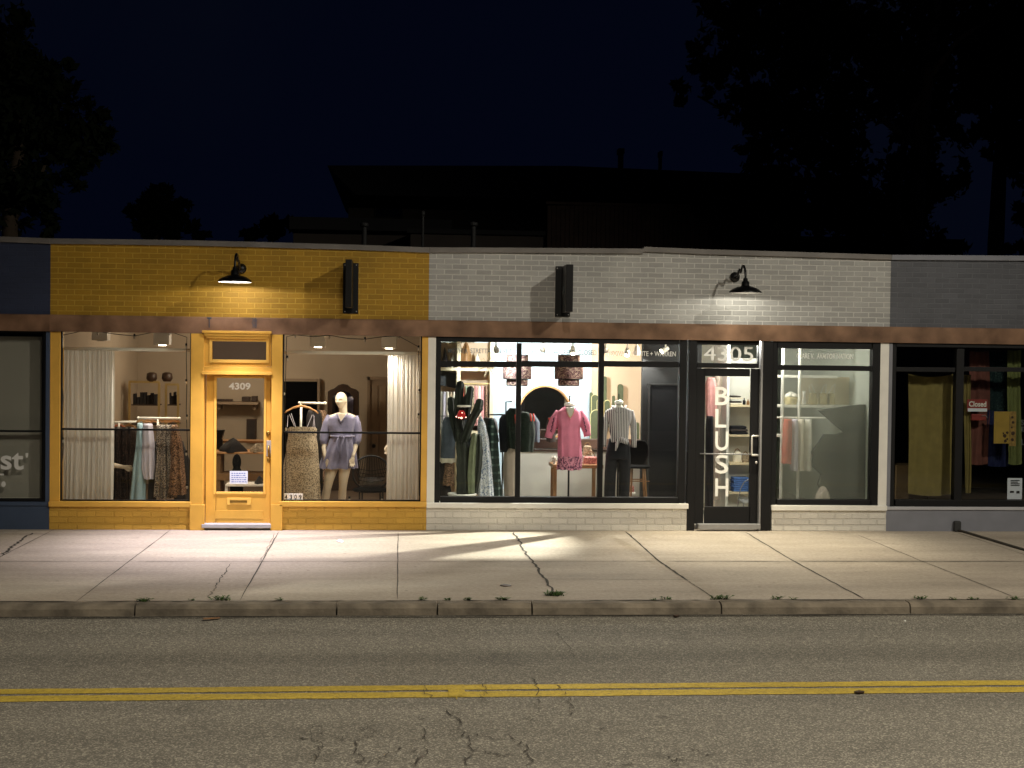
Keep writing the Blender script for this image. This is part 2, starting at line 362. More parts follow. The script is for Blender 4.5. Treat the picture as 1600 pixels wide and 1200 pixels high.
def kids(root):
    ks = [x for x in C.objects if x.parent == root]; KIDS[root.name] = ks
    for k in ks: kids(k)

def text(name, s, box_, m, y, parent, extrude=.002, bold=0.0, shear=0, stretch=True, smallcaps=False):
    """lettering fitted in a photo rectangle on plane y"""
    cu = bpy.data.curves.new(name, 'FONT'); cu.body = s; cu.extrude = .002; cu.offset = bold; cu.shear = shear
    cu.resolution_u = 4
    t = bpy.data.objects.new('t', cu); C.objects.link(t); dg = bpy.context.evaluated_depsgraph_get(); dg.update()
    me = bpy.data.meshes.new_from_object(t.evaluated_get(dg)); C.objects.unlink(t); bpy.data.objects.remove(t); bpy.data.curves.remove(cu)
    xs = [v.co.x for v in me.vertices]; ys = [v.co.y for v in me.vertices]
    ax, bx, ay, by = min(xs), max(xs), min(ys), max(ys)
    px0, py0, px1, py1 = box_; my = (py0+py1)/2; mx = (px0+px1)/2
    X0, X1 = P(px0, my, y).x, P(px1, my, y).x; Z0, Z1 = P(mx, py1, y).z, P(mx, py0, y).z
    o0 = origin(parent)
    for v in me.vertices:
        u = (v.co.x-ax)/(bx-ax); w = (v.co.y-ay)/(by-ay)
        yy = y - extrude*.5 + (extrude if v.co.z < 0 else 0) - extrude*.5
        v.co = Vector((X0+(X1-X0)*u, yy, Z0+(Z1-Z0)*w))-o0
    me.materials.clear(); me.materials.append(M[m] if isinstance(m, str) else m)
    o = bpy.data.objects.new(name, me); C.objects.link(o); o.parent = parent
    return o
M['lettering'] = mat('white_lettering', c(232, 232, 226), .6, 0, 0)
M['lettering_grey'] = mat('grey_lettering', c(84, 92, 94), .6, 0, 0)

def build_frame(mb, outer, inner, y0, y1):
    a, b, c_, d = outer; e, f, g, h = inner
    mb.pbox(a, b, e, d, y0, y1, 0); mb.pbox(g, b, c_, d, y0, y1, 0); mb.pbox(e, b, g, f, y0, y1, 0); mb.pbox(e, h, g, d, y0, y1, 0)
# ================================================================== GROUND
KY = -5.20
g = MB().box(-60, 70, -60, 90, -.6, -.30); struct('ground', g, 'ground')
road = MB()
nx = 2
road.quad((-60, -17.2, -.15), (70, -17.2, -.15), (70, KY-.75, -.15), (-60, KY-.75, -.15)); road.quad((-60, KY-.75, -.15), (70, KY-.75, -.15), (70, KY-.15, -.104), (-60, KY-.15, -.104)); struct('road', road, 'asphalt')
sw = MB().box(-60, 70, KY+.012, 7.0, -.3, 0.0); struct('sidewalk', sw, 'sidewalk')
struct('far_pavement', MB().box(-60, 70, -24, -17.21, -.3, 0), 'sidewalk')
# kerb in stones with open gaps, rounded nose
kx = [-60, -30, -20, -14, -9.5, -6.6] + [G(p, 941).x for p in (215, 527, 683, 830, 1125, 1420)] + [8.2, 11, 14, 17, 24, 40, 70]
kb = MB()
for a, b in zip(kx[:-1], kx[1:]):
    a += .008; b -= .008; prof = [(KY, -.25), (KY, 0), (KY-.10, -.001), (KY-.135, -.012), (KY-.155, -.04), (KY-.165, -.15), (KY-.165, -.25)]
    n = max(2, int((b-a)/.5)); R_ = []
    for k in range(n+1):
        x = a+(b-a)*k/n; j = [0, 0] + [(noise.noise(Vector((x*1.3, q*3, 5))))*.006 for q in range(len(prof)-2)]
        R_.append([(x, py+j[q], pz+(j[q]*.5 if 1 < q < 5 else 0)) for q, (py, pz) in enumerate(prof)])
    kb.rings(R_)
struct('kerb', kb, 'concrete_dark', smooth=False)
# joints in the sidewalk, one sheet of dark seams
j = MB()
def seam(pts, w, z=.004, steps=14, wob=.35, jit=.012):
    out = []
    for a, b in zip(pts[:-1], pts[1:]):
        for k in range(steps):
            t = k/steps; out.append((a[0]+(b[0]-a[0])*t+rnd.uniform(-jit, jit), a[1]+(b[1]-a[1])*t+rnd.uniform(-jit, jit)))
    out.append(pts[-1][:2]); j.ribbon(out, w*.72, z, wob)
seam([(-30, -2.74), (-3, -2.74)], .022, steps=90, jit=.004); seam([(-3, -2.74), (3, -2.72)], .02, steps=60, jit=.004); seam([(3, -2.72), (30, -2.74)], .03, steps=120, jit=.005)
seam([G(845, 905), G(1085, 906)], .012, jit=.004)
for i, x in enumerate([-7.6, -6.1, -4.56, -3.05, 7.65, 9.2, 10.7]): seam([(x, KY+.02), (x, -.01)], .014, jit=.003)
seam([G(375, 938), G(435, 832)], .018, jit=.004); seam([G(621, 937), G(622, 832)], .013, jit=.003)
seam([G(868, 932), G(845, 895), G(822, 865), G(803, 832)], .034, jit=.022); seam([G(978, 831), G(1030, 877), G(1075, 908)], .03, jit=.006); seam([G(1075, 908), G(1117, 936)], .012, jit=.006)
seam([G(1165, 832), G(1240, 877), G(1350, 936)], .022, jit=.006); seam([G(1340, 836), G(1440, 877), G(1592, 936)], .012, jit=.004)
seam([G(325, 936), G(342, 908), G(362, 880)], .012, jit=.02); seam([G(2, 868), G(25, 850), G(50, 833)], .04, jit=.02); seam([G(430, 834), G(405, 880)], .008)
struct('sidewalk_joints', j, 'crack')
j = MB(); seam([(-30, KY+.02), (-3, KY+.02)], .03, .005, 90, .6, .006); seam([(-3, KY+.02), (3, KY+.02)], .025, .005, 60, .6, .006); seam([(3, KY+.02), (30, KY+.02)], .025, .005, 90, .6, .006)
struct('kerb_seam', j, 'crack')
# road cracks and gutter grime
j = MB()
def wander(pts, w, steps=8, jit=.032):
    q = [G(x, y, -.15) for x, y in pts]; out = []
    for a, b in zip(q[:-1], q[1:]):
        for k in range(steps): t = k/steps; out.append((a.x+(b.x-a.x)*t+rnd.uniform(-jit, jit), a.y+(b.y-a.y)*t+rnd.uniform(-jit, jit)*1.5))
    out.append((q[-1].x, q[-1].y)); j.ribbon(out, w*.46, -.1405, .8)
for pts, w in [([(700, 1105), (720, 1140), (738, 1170), (730, 1199)], .016), ([(738, 1170), (775, 1178), (800, 1186)], .013), ([(665, 1140), (668, 1165), (650, 1199)], .014),
               ([(640, 1165), (655, 1185), (648, 1199)], .01), ([(548, 1155), (560, 1180), (568, 1199)], .014), ([(520, 1150), (540, 1158), (590, 1150)], .01),
               ([(490, 1145), (500, 1170), (497, 1199)], .01), ([(582, 1115), (578, 1130), (585, 1150)], .009), ([(830, 1060), (842, 1078), (838, 1110), (825, 1130)], .014),
               ([(868, 1070), (885, 1085), (893, 1105), (888, 1120)], .012), ([(800, 1150), (820, 1170), (832, 1199)], .015), ([(660, 1068), (668, 1085), (675, 1096)], .01),
               ([(750, 1068), (757, 1085), (752, 1098)], .01), ([(1040, 1180), (1055, 1190), (1062, 1199)], .013), ([(862, 980), (880, 1005), (900, 1030)], .007),
               ([(690, 1130), (705, 1118), (722, 1112)], .009), ([(735, 1148), (760, 1150), (790, 1160)], .009), ([(625, 1170), (605, 1180), (580, 1192)], .009)]:
    wander(pts, w)
for k in range(26):
    x, y = rnd.uniform(380, 1250), rnd.uniform(1120, 1198); wander([(x, y), (x+rnd.uniform(8, 26), y+rnd.uniform(-2, 2))], rnd.uniform(.012, .022), 4, .012)
struct('road_cracks', j, 'roadcrack')
j = MB()
q = [(-40+k*.4, KY-.235+noise.noise(Vector((k*.21, 1, 2)))*.015) for k in range(220)]; j.ribbon(q, .02, -.1085, .6)
q = [(-40+k*.4, KY-.19+noise.noise(Vector((k*.4, 7, 2)))*.02) for k in range(220)]; j.ribbon(q, .035, -.103, .5)
struct('gutter_grime', j, 'crack')
# double yellow line (ragged edges) and the daub across it
j = MB()
for yo, w in ((-7.945, .150), (-8.155, .165)):
    i0 = len(j.v); pts = []
    n = 520
    for k in range(n+1):
        x = -26+k*.1; dy = -.06*math.exp(-((x+6)/6)**2)-.0*x
        a = w/2+rnd.uniform(-.006, .006); b = w/2+rnd.uniform(-.006, .006)
        j.v += [(x, yo+dy+a, -.146), (x, yo+dy-b, -.146)]
    for k in range(n): a = i0+2*k; j.f.append((a, a+1, a+3, a+2))
struct('double_yellow_line', j, 'linepaint')
j = MB(); a = G(700, 1073, -.1445); b = G(728, 1092, -.1445)
poly = [(a.x, -7.90), (b.x, -7.895), (b.x+.004, -8.235), (b.x-.06, -8.24), (b.x-.065, -8.34), (a.x+.05, -8.335), (a.x+.045, -8.24), (a.x-.004, -8.235)]
i0 = len(j.v); j.v += [(x, y, -.142) for x, y in poly]; j.f.append(tuple(range(i0, i0+len(poly)))); struct('yellow_paint_daub', j, 'linepaint')

# ================================================================== SHOP ROW
def plane_at(px): return P(px, 600, 0).x
XB0, XB1 = -12.5, P(78, 600).x          # blue shop
XY0, XY1 = XB1, P(668.5, 600).x
XW0, XW1 = XY1, P(1388.5, 600).x
XG0, XG1 = XW1, 13.5
ZB1, ZB0 = P(800, 502).z, P(800, 528).z      # beam top / bottom
print('beam', ZB0, ZB1, 'edges', XB1, XY1, XW1)
CAPT = [(-60, 366), (0, 371), (80, 374), (200, 375.5), (300, 377), (420, 380), (560, 384), (668, 388), (800, 388.5), (1004, 390), (1006, 387), (1100, 391), (1240, 395), (1391, 399), (1393, 400), (1600, 401), (1700, 401)]
def capz(x, lo):
    """sagging line of the parapet cap"""
    best = None
    for (a, za), (b, zb) in zip(CAPW[:-1], CAPW[1:]):
        if a <= x <= b: best = za+(zb-za)*(x-a)/(b-a+1e-9)
    if best is None: best = CAPW[0][1] if x < CAPW[0][0] else CAPW[-1][1]
    return best-lo
CAPW = [(P(a, b).x, P(a, b).z) for a, b in CAPT]
def shop(name, label, x0, x1, brickm, wallm, capm, depth=5.6, ceil=2.79, room=True, roomcol='white'):
    r = thing(name, label, 'shop', (x0, 0, 0))
    xs = [x0]+[x for x, z in CAPW if x0+.02 < x < x1-.02]+[x1]
    m = MB(); m.prism([(x0, ZB1)]+[(x1, ZB1)]+[(x, capz(x, .055)) for x in reversed(xs)], 0.0, .22)
    obj('parapet', m, brickm, r)
    m = MB(); m.prism([(x, capz(x, .06)) for x in xs]+[(x, capz(x, -.012)) for x in reversed(xs)], -.035, .26)
    obj('parapet_cap', m, capm, r, bev=.006)
    m = MB()
    n = max(2, int((x1-x0)/.5)); R_ = []
    for k in range(n+1):
        x = x0+(x1-x0)*k/n; j1 = noise.noise(Vector((x, 0, 1)))*.006; R_.append([(x, -.030+j1, ZB0+.004), (x, -.034+j1, ZB1-.012), (x, -.024+j1, ZB1), (x, .2, ZB1), (x, .2, ZB0+.004)])
    m.rings(R_); obj('beam', m, 'beam', r)
    if room:
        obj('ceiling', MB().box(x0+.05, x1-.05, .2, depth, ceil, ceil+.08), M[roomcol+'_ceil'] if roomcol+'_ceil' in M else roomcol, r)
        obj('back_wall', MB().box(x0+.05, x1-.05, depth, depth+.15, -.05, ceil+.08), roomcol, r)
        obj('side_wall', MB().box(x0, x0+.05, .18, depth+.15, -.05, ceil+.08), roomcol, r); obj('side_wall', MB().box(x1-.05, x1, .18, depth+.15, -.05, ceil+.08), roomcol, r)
    obj('roof', MB().box(x0, x1, .23, depth+.2, ceil+.1, ceil+.3), 'houseroof', r)
    return r
M['wall4309'] = mat('beige_wall', c(184, 168, 148), .85, 0, .05, 2)
M['wall4305'] = mat('grey_blue_wall', c(196, 200, 190), .85, 0, .03, 2)
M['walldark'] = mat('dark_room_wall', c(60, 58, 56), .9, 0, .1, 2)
M['floorwood'] = mat('dark_floor', c(104, 86, 70), .5, 0, .2, 3)
M['floorpale'] = mat('pale_floor', c(170, 162, 148), .5, 0, .1, 3)
M['chargrey'] = mat('charcoal_wall', c(46, 46, 46), .8, 0, .04, 2)
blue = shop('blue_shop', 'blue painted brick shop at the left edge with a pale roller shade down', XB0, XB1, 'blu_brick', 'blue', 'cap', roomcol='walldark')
yel = shop('yellow_shop', 'mustard yellow painted brick shop numbered 4309 with sheer curtains in both windows', XY0, XY1, 'yel_brick', 'yellow', 'cap', roomcol='wall4309')
wht = shop('white_shop', 'white painted brick shop numbered 4305 with black window frames and bright interior', XW0, XW1, 'wht_brick', 'white', 'cap', roomcol='wall4305')
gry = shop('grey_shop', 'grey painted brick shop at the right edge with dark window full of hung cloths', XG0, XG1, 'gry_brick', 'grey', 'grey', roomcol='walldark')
obj('floor', MB().box(XY0+.05, XY1-.05, .2, 5.6, .005, .06), 'floorwood', yel)
obj('floor', MB().box(XW0+.05, XW1-.05, .2, 5.6, .005, .06), 'floorpale', wht)
obj('floor', MB().box(XB0+.05, XB1-.05, .2, 5.6, .005, .06), 'floorwood', blue)
obj('floor', MB().box(XG0+.05, XG1-.05, .2, 5.6, .005, .06), 'floorwood', gry)
ZH = ZB0+.002
def wall_piece(parent, px0, px1, py_top, py_bot, m, name, y0=0, y1=.2, bev=0, toground=False, tobeam=False, x0=None, x1=None):
    my = (py_top+py_bot)/2; X0 = P(px0, my, 0).x if x0 is None else x0; X1 = P(px1, my, 0).x if x1 is None else x1; mx = (px0+px1)/2
    Z1 = ZH if tobeam else P(mx, py_top, 0).z; Z0 = -.02 if toground else P(mx, py_bot, 0).z
    return obj(name, MB().box(X0, X1, y0, y1, Z0, Z1), m, parent, bev=bev)
def base(parent, px0, px1, py, m, sillm, over=.035, x0=None, x1=None, th=8):
    wall_piece(parent, px0, px1, py+th, 830, m, 'base_wall', 0, .2, 0, True, x0=x0, x1=x1)
    wall_piece(parent, px0-1, px1+1, py, py+th, sillm, 'sill', -over, .2, .006, x0=x0, x1=None if x1 is None else x1)

# ---- blue shop front
base(blue, -60, 77, 784, 'blue', 'blue', .02, x0=XB0, x1=XB1-.002, th=6)
wall_piece(blue, 71, 81, 510, 790, 'blue', 'jamb', 0, .2, .004, tobeam=True, x1=XB1-.002)
wf = MB(); build_frame(wf, (-330, 514, 72, 784), (-322, 518, 66, 779), .03, .12)
f = obj('window', wf, 'blackframe', blue, bev=.003)
obj('pane', MB().pbox(-322, 518, 66, 779, .07, .078, 0), 'dusty', f); obj('glazing_bar', MB().pbox(-322, 671.3, 68, 674.3, .03, .09, 0), 'blackframe', f)
wall_piece(blue, -700, -330, 510, 784, 'blue', 'front_wall', 0, .2, 0, tobeam=True, x0=XB0)
M['lettersolid'] = mat('silver_lettering', c(205, 205, 200), .5, 0, 0)
text('window_lettering', 'st', (1, 707, 37, 734), 'lettersolid', .066, blue, bold=.02)
text('window_lettering', "'", (40, 708, 44, 715), 'lettersolid', .066, blue, bold=.01)
text('window_lettering', 'T', (-12, 740, 6, 756), 'lettersolid', .066, blue, bold=.015)
text('window_lettering', '.', (2, 752, 9, 761), 'lettersolid', .066, blue, bold=.02)
# ---- yellow shop front
wall_piece(yel, 81, 93.5, 510, 790, 'yellow', 'jamb', 0, .2, .004, tobeam=True, x0=XY0)
base(yel, 76, 298, 783.5, 'yel_base', 'yellow', .045, x0=XY0)
base(yel, 438, 667, 783.5, 'yel_base', 'yellow', .045, x1=XY1)
wall_piece(yel, 658.5, 668.5, 510, 790, 'yellow', 'jamb', 0, .2, .004, tobeam=True, x1=XY1)
wall_piece(yel, 298, 318, 510, 826, 'yellow', 'door_post', -.03, .2, .004, True, True)
wall_piece(yel, 424, 440.5, 510, 826, 'yellow', 'door_post', -.03, .2, .004, True, True)
for a, b in ((297, 320), (423, 441.5)): wall_piece(yel, a, b, 788, 826, 'yellow', 'post_base', -.045, .0, .004, True)
for (a, b, cc, d, nm) in ((93.5, 514, 298, 783.5, 0), (440.5, 522, 658.5, 783.5, 1)):
    wf = MB(); build_frame(wf, (a, b-4, cc, d), (a+2, b+1, cc-2, d-2), .03, .09)
    f = obj('window', wf, 'blackframe', yel, bev=.002)
    obj('pane', MB().pbox(a+2, b+1, cc-2, d-2, .06, .068, 0), 'glass', f)
    y_ = 671.5 if nm == 0 else 676.5
    obj('glazing_bar', MB().pbox(a+1, y_-1.4, cc-1, y_+1.4, .035, .1, 0), 'blackframe', f)
for k, ch in enumerate('4309'):
    tl = obj('number_tile', MB().pbox(443.5+k*7.4, 771.5, 450.3+k*7.4, 781.5, .048, .056, 0), 'white', yel)
    text('numeral', ch, (445+k*7.4, 773, 449+k*7.4, 780), 'ink', .046, tl, bold=.01)
# transom + mouldings over the door
wf = MB(); build_frame(wf, (318, 519, 424, 573), (331, 533.5, 416, 562), .01, .12); f = obj('transom_window', wf, 'yellow', yel, bev=.004)
build = MB(); build_frame(build, (327, 529, 420, 567), (331, 533.5, 416, 562), -.006, .0095); obj('moulding', build, 'yelglass', f, bev=.003)
obj('pane', MB().pbox(331, 533.5, 416, 562, .06, .068, 0), 'dimglass', f)
m = MB()
for k, (yy, t) in enumerate(((-.075, 517), (-.058, 521), (-.04, 525))): m.pbox(317+k*3, t, 425-k*3, t+4, yy, .0, 0)
m.pbox(317, 573, 425, 584, -.02, .12, 0); m.pbox(316, 581, 426, 585.5, -.05, -.021, 0)
obj('door_lintel', m, 'yellow', yel, bev=.003)
wall_piece(yel, 318, 424, 508, 519, 'yellow', 'transom_head', .0, .2, 0, tobeam=True)
# door 4309
wf = MB(); build_frame(wf, (320, 585, 422, 819), (336, 591, 411, 770), .1, .145); dr = obj('door', wf, 'yellow', yel, bev=.004)
m = MB(); build_frame(m, (332.5, 587.5, 414.5, 773.5), (336, 591, 411, 770), .088, .0995); obj('glass_bead', m, 'yelglass', dr, bev=.002)
obj('pane', MB().pbox(336, 591, 411, 770, .12, .127, 0), 'glass', dr)
m = MB(); m.pbox(353, 779, 391, 790, .085, .0995, 0); obj('mail_slot', m, 'yelglass', dr, bev=.003)
obj('mail_flap', MB().pbox(358, 782.5, 385, 786.5, .078, .0845, 0), 'brass', dr, bev=.002)
m = MB(); m.pbox(334, 799, 410, 812, .094, .0995, 0); obj('lower_panel', m, 'yellow', dr, bev=.002)
m = MB(); a = P(419.5, 677, .09); m.lathe([(0.001, 0), (.03, 0), (.03, .012), (.02, .018), (.001, .018)], 0, 0)
m.v = [(a.x+x, .098-z, a.z+y) for x, y, z in m.v]; m.ball((a.x, .075, a.z-.02), (.012, .008, .028), 8, 6); obj('deadbolt', m, 'brass', dr, smooth=True)
m = MB(); m.pbox(415.5, 689, 424.5, 714, .088, .0995, 0); obj('lock_plate', m, 'chrome', dr, bev=.003)
a = P(420, 700, .08); m = MB(); m.tube([(a.x, .086, a.z+.03), (a.x, .05, a.z+.01), (a.x, .04, a.z-.03), (a.x, .05, a.z-.09), (a.x, .088, a.z-.13)], [.012, .012, .014, .013, .012], 10)
m.ball((a.x, .045, a.z-.16), (.02, .016, .042), 10, 8); obj('door_handle', m, 'brass', dr, smooth=True)
text('door_number', '4309', (357.5, 598, 391.5, 609), 'lettering', .116, dr, bold=.03)
obj('threshold', MB().pbox(316, 818.5, 424, 824, -.06, .16, 0), 'greylight', yel, bev=.004)
# paper on the glass
M['paper'] = mat('white_paper', c(214, 220, 232), .7, 0, .02)
pn = thing('paper_notice', 'white paper notice with blue writing taped low on the yellow door glass', 'notice', P(373, 756, .11))
obj('sheet', MB().pbox(359, 736, 387, 756, .1135, .1165, .11), 'paper', pn)
M['blueink'] = mat('blue_ink', c(60, 90, 170), .6, 0, 0)
m = MB()
for k in range(5):
    xx = 361.5
    while xx < 384: w = rnd.uniform(1.2, 4.5); m.pbox(xx, 739+k*3.3, min(xx+w, 385), 740.2+k*3.3, .112, .1133, .11); xx += w+1.2
obj('handwriting', m, 'blueink', pn)
# ---- white shop front
wall_piece(wht, 668.5, 680, 515, 790, 'white', 'jamb', 0, .2, .003, tobeam=True, x0=XW0)
base(wht, 667, 1074, 786, 'wht_base', 'white', .04, x0=XW0)
base(wht, 1206, 1386, 789.5, 'wht_base', 'white', .04, x1=XW1)
wall_piece(wht, 1374, 1385, 515, 792, 'white', 'jamb', 0, .2, .003, tobeam=True, x1=XW1)
wf = MB(); build_frame(wf, (680, 522, 1072, 786), (688, 536, 1061, 777), .0, .13)
for a, b in ((806.5, 814), (935.5, 943)): wf.pbox(a, 536, b, 777, .003, .12, 0)
for a, b in ((688, 806.5), (814, 935.5), (943, 1061)): wf.pbox(a, 564.5, b, 573.5, .006, .12, 0)
f = obj('window', wf, 'blackframe', wht, bev=.003); win1 = f
for a, b in ((688, 806.5), (814, 935.5), (943, 1061)):
    obj('pane', MB().pbox(a, 536, b, 564.5, .06, .067, 0), 'glass', f); obj('pane', MB().pbox(a, 573.5, b, 777, .06, .067, 0), 'glass', f)
for s_, bx in (('MOTHER', (700, 544.5, 731, 552)), ('STRETTA', (735, 544.5, 767, 552)), ('VELVET', (771, 544.5, 800, 552)), ('CHAN LUU', (819, 546.5, 856, 554.5)), ('THE GREAT', (861, 546.5, 897, 554.5)), ('CLOSED', (903, 547, 932, 555)),
               ('TROVATA', (949, 548.5, 983, 556)), ('WHITE + WARREN', (988, 549, 1056, 556.5))):
    text('window_lettering', s_, bx, 'lettering' if s_[0] in 'TW' and s_ != 'THE GREAT' else 'lettering_grey', .056, f, bold=.008)
# pier, door, right window
wall_piece(wht, 1075, 1087, 515, 826, 'blackframe', 'pier', -.01, .14, .003, True, True); wall_piece(wht, 1191, 1206, 515, 826, 'blackframe', 'pier', -.01, .14, .003, True, True)
wall_piece(wht, 1187.4, 1190, 530, 826, 'alu', 'metal_trim', -.012, .1, 0, True)
wf = MB(); build_frame(wf, (1087, 522, 1187.4, 575), (1091, 539, 1186, 567.5), .03, .12); f = obj('transom_window', wf, 'blackframe', wht, bev=.003)
obj('pane', MB().pbox(1091, 539, 1186, 567.5, .07, .077, 0), 'glass', f)
text('transom_number', '4305', (1099.5, 541.5, 1177, 564), 'lettering', .066, f, bold=.006)
wf = MB(); build_frame(wf, (1088, 576, 1186.6, 819), (1102, 588, 1173.5, 792.5), .05, .1); dr2 = obj('door', wf, 'blackframe', wht, bev=.003)
obj('pane', MB().pbox(1102, 588, 1173.5, 792.5, .07, .077, 0), 'glass', dr2)
for ch, a, b in (('B', 604.5, 633), ('L', 639, 668), ('U', 674, 704), ('S', 710.5, 740), ('H', 747.5, 775.5)):
    text('door_lettering', ch, (1117.5, a, 1138 if ch != 'L' else 1135, b), 'lettering', .066, dr2, bold=.012)
m = MB(); p0 = P(1187, 681, .05); a = P(1174, 681, .03); b = P(1184, 681, .03); e = P(1174, 711, .03)
m.tube([(b.x, .05, b.z), (b.x, .0, b.z), (a.x+.01, -.005, a.z), (a.x, -.005, a.z-.01), (a.x, -.005, e.z+.01), (a.x+.01, -.005, e.z), (b.x, .0, e.z), (b.x, .05, e.z)], .013, 8)
obj('door_handle', m, 'chrome', dr2, smooth=True)
m = MB(); a = P(1094, 709, .03); b = P(1183, 710, .03); m.tube([(a.x, .04, a.z), (b.x, .04, b.z)], .008, 8); obj('push_bar', m, 'alu', dr2, smooth=True)
m = MB(); a = P(1182, 723, .04); m.ball((a.x, .045, a.z), (.02, .012, .02), 10, 6); obj('keyhole', m, 'chrome', dr2, smooth=True)
obj('threshold', MB().pbox(1090, 818.5, 1187, 826, -.05, .14, 0), 'alu', wht, bev=.004)
wf = MB(); build_frame(wf, (1206.5, 522, 1374, 789), (1214, 545, 1362, 781), .0, .13); wf.pbox(1214, 571, 1362, 579, .006, .12, 0)
f = obj('window', wf, 'blackframe', wht, bev=.003)
obj('pane', MB().pbox(1214, 545, 1362, 571, .06, .067, 0), 'glass', f); obj('pane', MB().pbox(1214, 579, 1362, 781, .06, .067, 0), 'glass', f)
text('window_lettering', 'CLARE V.  AVAITOR NATION', (1245, 552.5, 1333, 560.5), 'lettering', .056, f, bold=.0)
# ---- grey shop front
wall_piece(gry, 1388.5, 1393, 515, 795, 'grey', 'jamb', 0, .2, .003, tobeam=True, x0=XG0)
base(gry, 1387, 1700, 792, 'grey', 'greylight', .02, x0=XG0, x1=XG1, th=5)
wf = MB(); build_frame(wf, (1393, 522, 1900, 792), (1399, 545, 1890, 782), .0, .13)
for a, b in ((1493, 1505), (1655, 1665)): wf.pbox(a, 545, b, 782, .003, .12, 0)
for a, b in ((1399, 1493), (1505, 1655), (1665, 1890)): wf.pbox(a, 574, b, 581, .006, .12, 0)
f = obj('window', wf, 'blackframe', gry, bev=.003)
for a, b in ((1399, 1493), (1505, 1655), (1665, 1890)):
    obj('pane', MB().pbox(a, 545, b, 574, .06, .067, 0), 'dusty', f); obj('pane', MB().pbox(a, 581, b, 782, .06, .067, 0), 'dusty', f)
wall_piece(gry, 1900, 2400, 515, 795, 'grey', 'front_wall', 0, .2, 0, tobeam=True, x1=XG1)
# old sign marks left on the beam
for s_, bx in (('T', (323.5, 496, 330.5, 512)), ('38', (393.5, 497, 401, 504)), ('38', (393.5, 505, 401, 512))):
    text('old_lettering', s_, bx, mat('faded_blue_ink', c(50, 66, 82), .7, 0, 0), -.0405, yel, extrude=.003)

# ================================================================== WALL LAMPS AND BLADE SIGNS
M['bulb'] = mat('lit_bulb', c(255, 240, 210), .5, 0, 0, emit=(1, .86, .62, 1), es=14)
M['reflector_dark'] = mat('dark_enamel', c(60, 58, 54), .5)
def wall_lamp(label, bx, by, sx, sy, power, col, refl, spot=8, lean=0, dcol=None):
    b = P(bx, by, 0); s = P(sx, sy, -.56); s.y = -.56
    t = thing('gooseneck_lamp', label, 'wall lamp', (b.x, 0, b.z), 'black gooseneck lamps over the shop doors')
    m = MB(); m.rings([[(b.x+r*math.cos(2*PI*j/20), yy, b.z+r*math.sin(2*PI*j/20)) for j in range(20)] for r, yy in ((.07, -.002), (.07, -.018), (.045, -.045), (.02, -.06))]); obj('wall_plate', m, 'black', t, smooth=True)
    top = s.z+.36; pts = []
    raw = [(-.05, b.z), (-.14, b.z+.01), (-.24, b.z+.09), (-.31, top-.07), (-.38, top), (-.46, top+.005), (-.53, top-.05), (-.56, top-.13), (-.56, s.z+.12)]
    for i in range(len(raw)-1):
        p0, p1, p2, p3 = raw[max(i-1, 0)], raw[i], raw[i+1], raw[min(i+2, len(raw)-1)]
        for k in range(5):
            u = k/5; q = [.5*((2*p1[d])+(-p0[d]+p2[d])*u+(2*p0[d]-5*p1[d]+4*p2[d]-p3[d])*u*u+(-p0[d]+3*p1[d]-3*p2[d]+p3[d])*u**3) for d in (0, 1)]
            f_ = min(1, max(0, -q[0]/.56)); pts.append((b.x+(s.x-b.x)*f_, q[0], q[1]))
    pts.append((s.x, -.56, s.z+.12)); m = MB(); m.tube(pts, .0155, 10); obj('gooseneck_arm', m, 'black', t, smooth=True)
    m = MB(); m.lathe([(.214, 0), (.212, .018), (.198, .034), (.15, .066), (.1, .084), (.062, .092), (.055, .1), (.05, .15), (.034, .158), (.03, .19), (.022, .2)], s.x, s.y, s.z, 36, cap=False)
    sh = obj('lamp_shade', m, 'black', t, smooth=True)
    m = MB(); m.lathe([(.208, .002), (.192, .03), (.145, .062), (.1, .078), (.03, .084)], s.x, s.y, s.z, 36, cap=False); obj('reflector', m, refl, sh, smooth=True)
    m = MB(); m.ball((s.x, s.y, s.z+.062), (.035, .035, .03), 12, 8); obj('bulb', m, 'bulb', sh, smooth=True)
    light('POINT', 'gooseneck_light', (s.x, s.y, s.z+.012 if False else s.z+.028), power*.26, col, size=.018)
    light('SPOT', 'gooseneck_downlight', (s.x, s.y, s.z+.026), power*spot, dcol or col, (s.x+lean, s.y-.75, 0), .03, 88, .9)
    return t
wall_lamp('black gooseneck wall lamp with glowing white underside on the yellow brick', 377, 420, 367, 441, 110, (1, .92, .95), 'enamel', 10, 0, (.95, .87, 1))
wall_lamp('black gooseneck wall lamp with dark underside on the white brick', 1148, 433, 1164.5, 458, 112, (1, .94, .79), 'reflector_dark', 6, 0, (1, .90, .68))

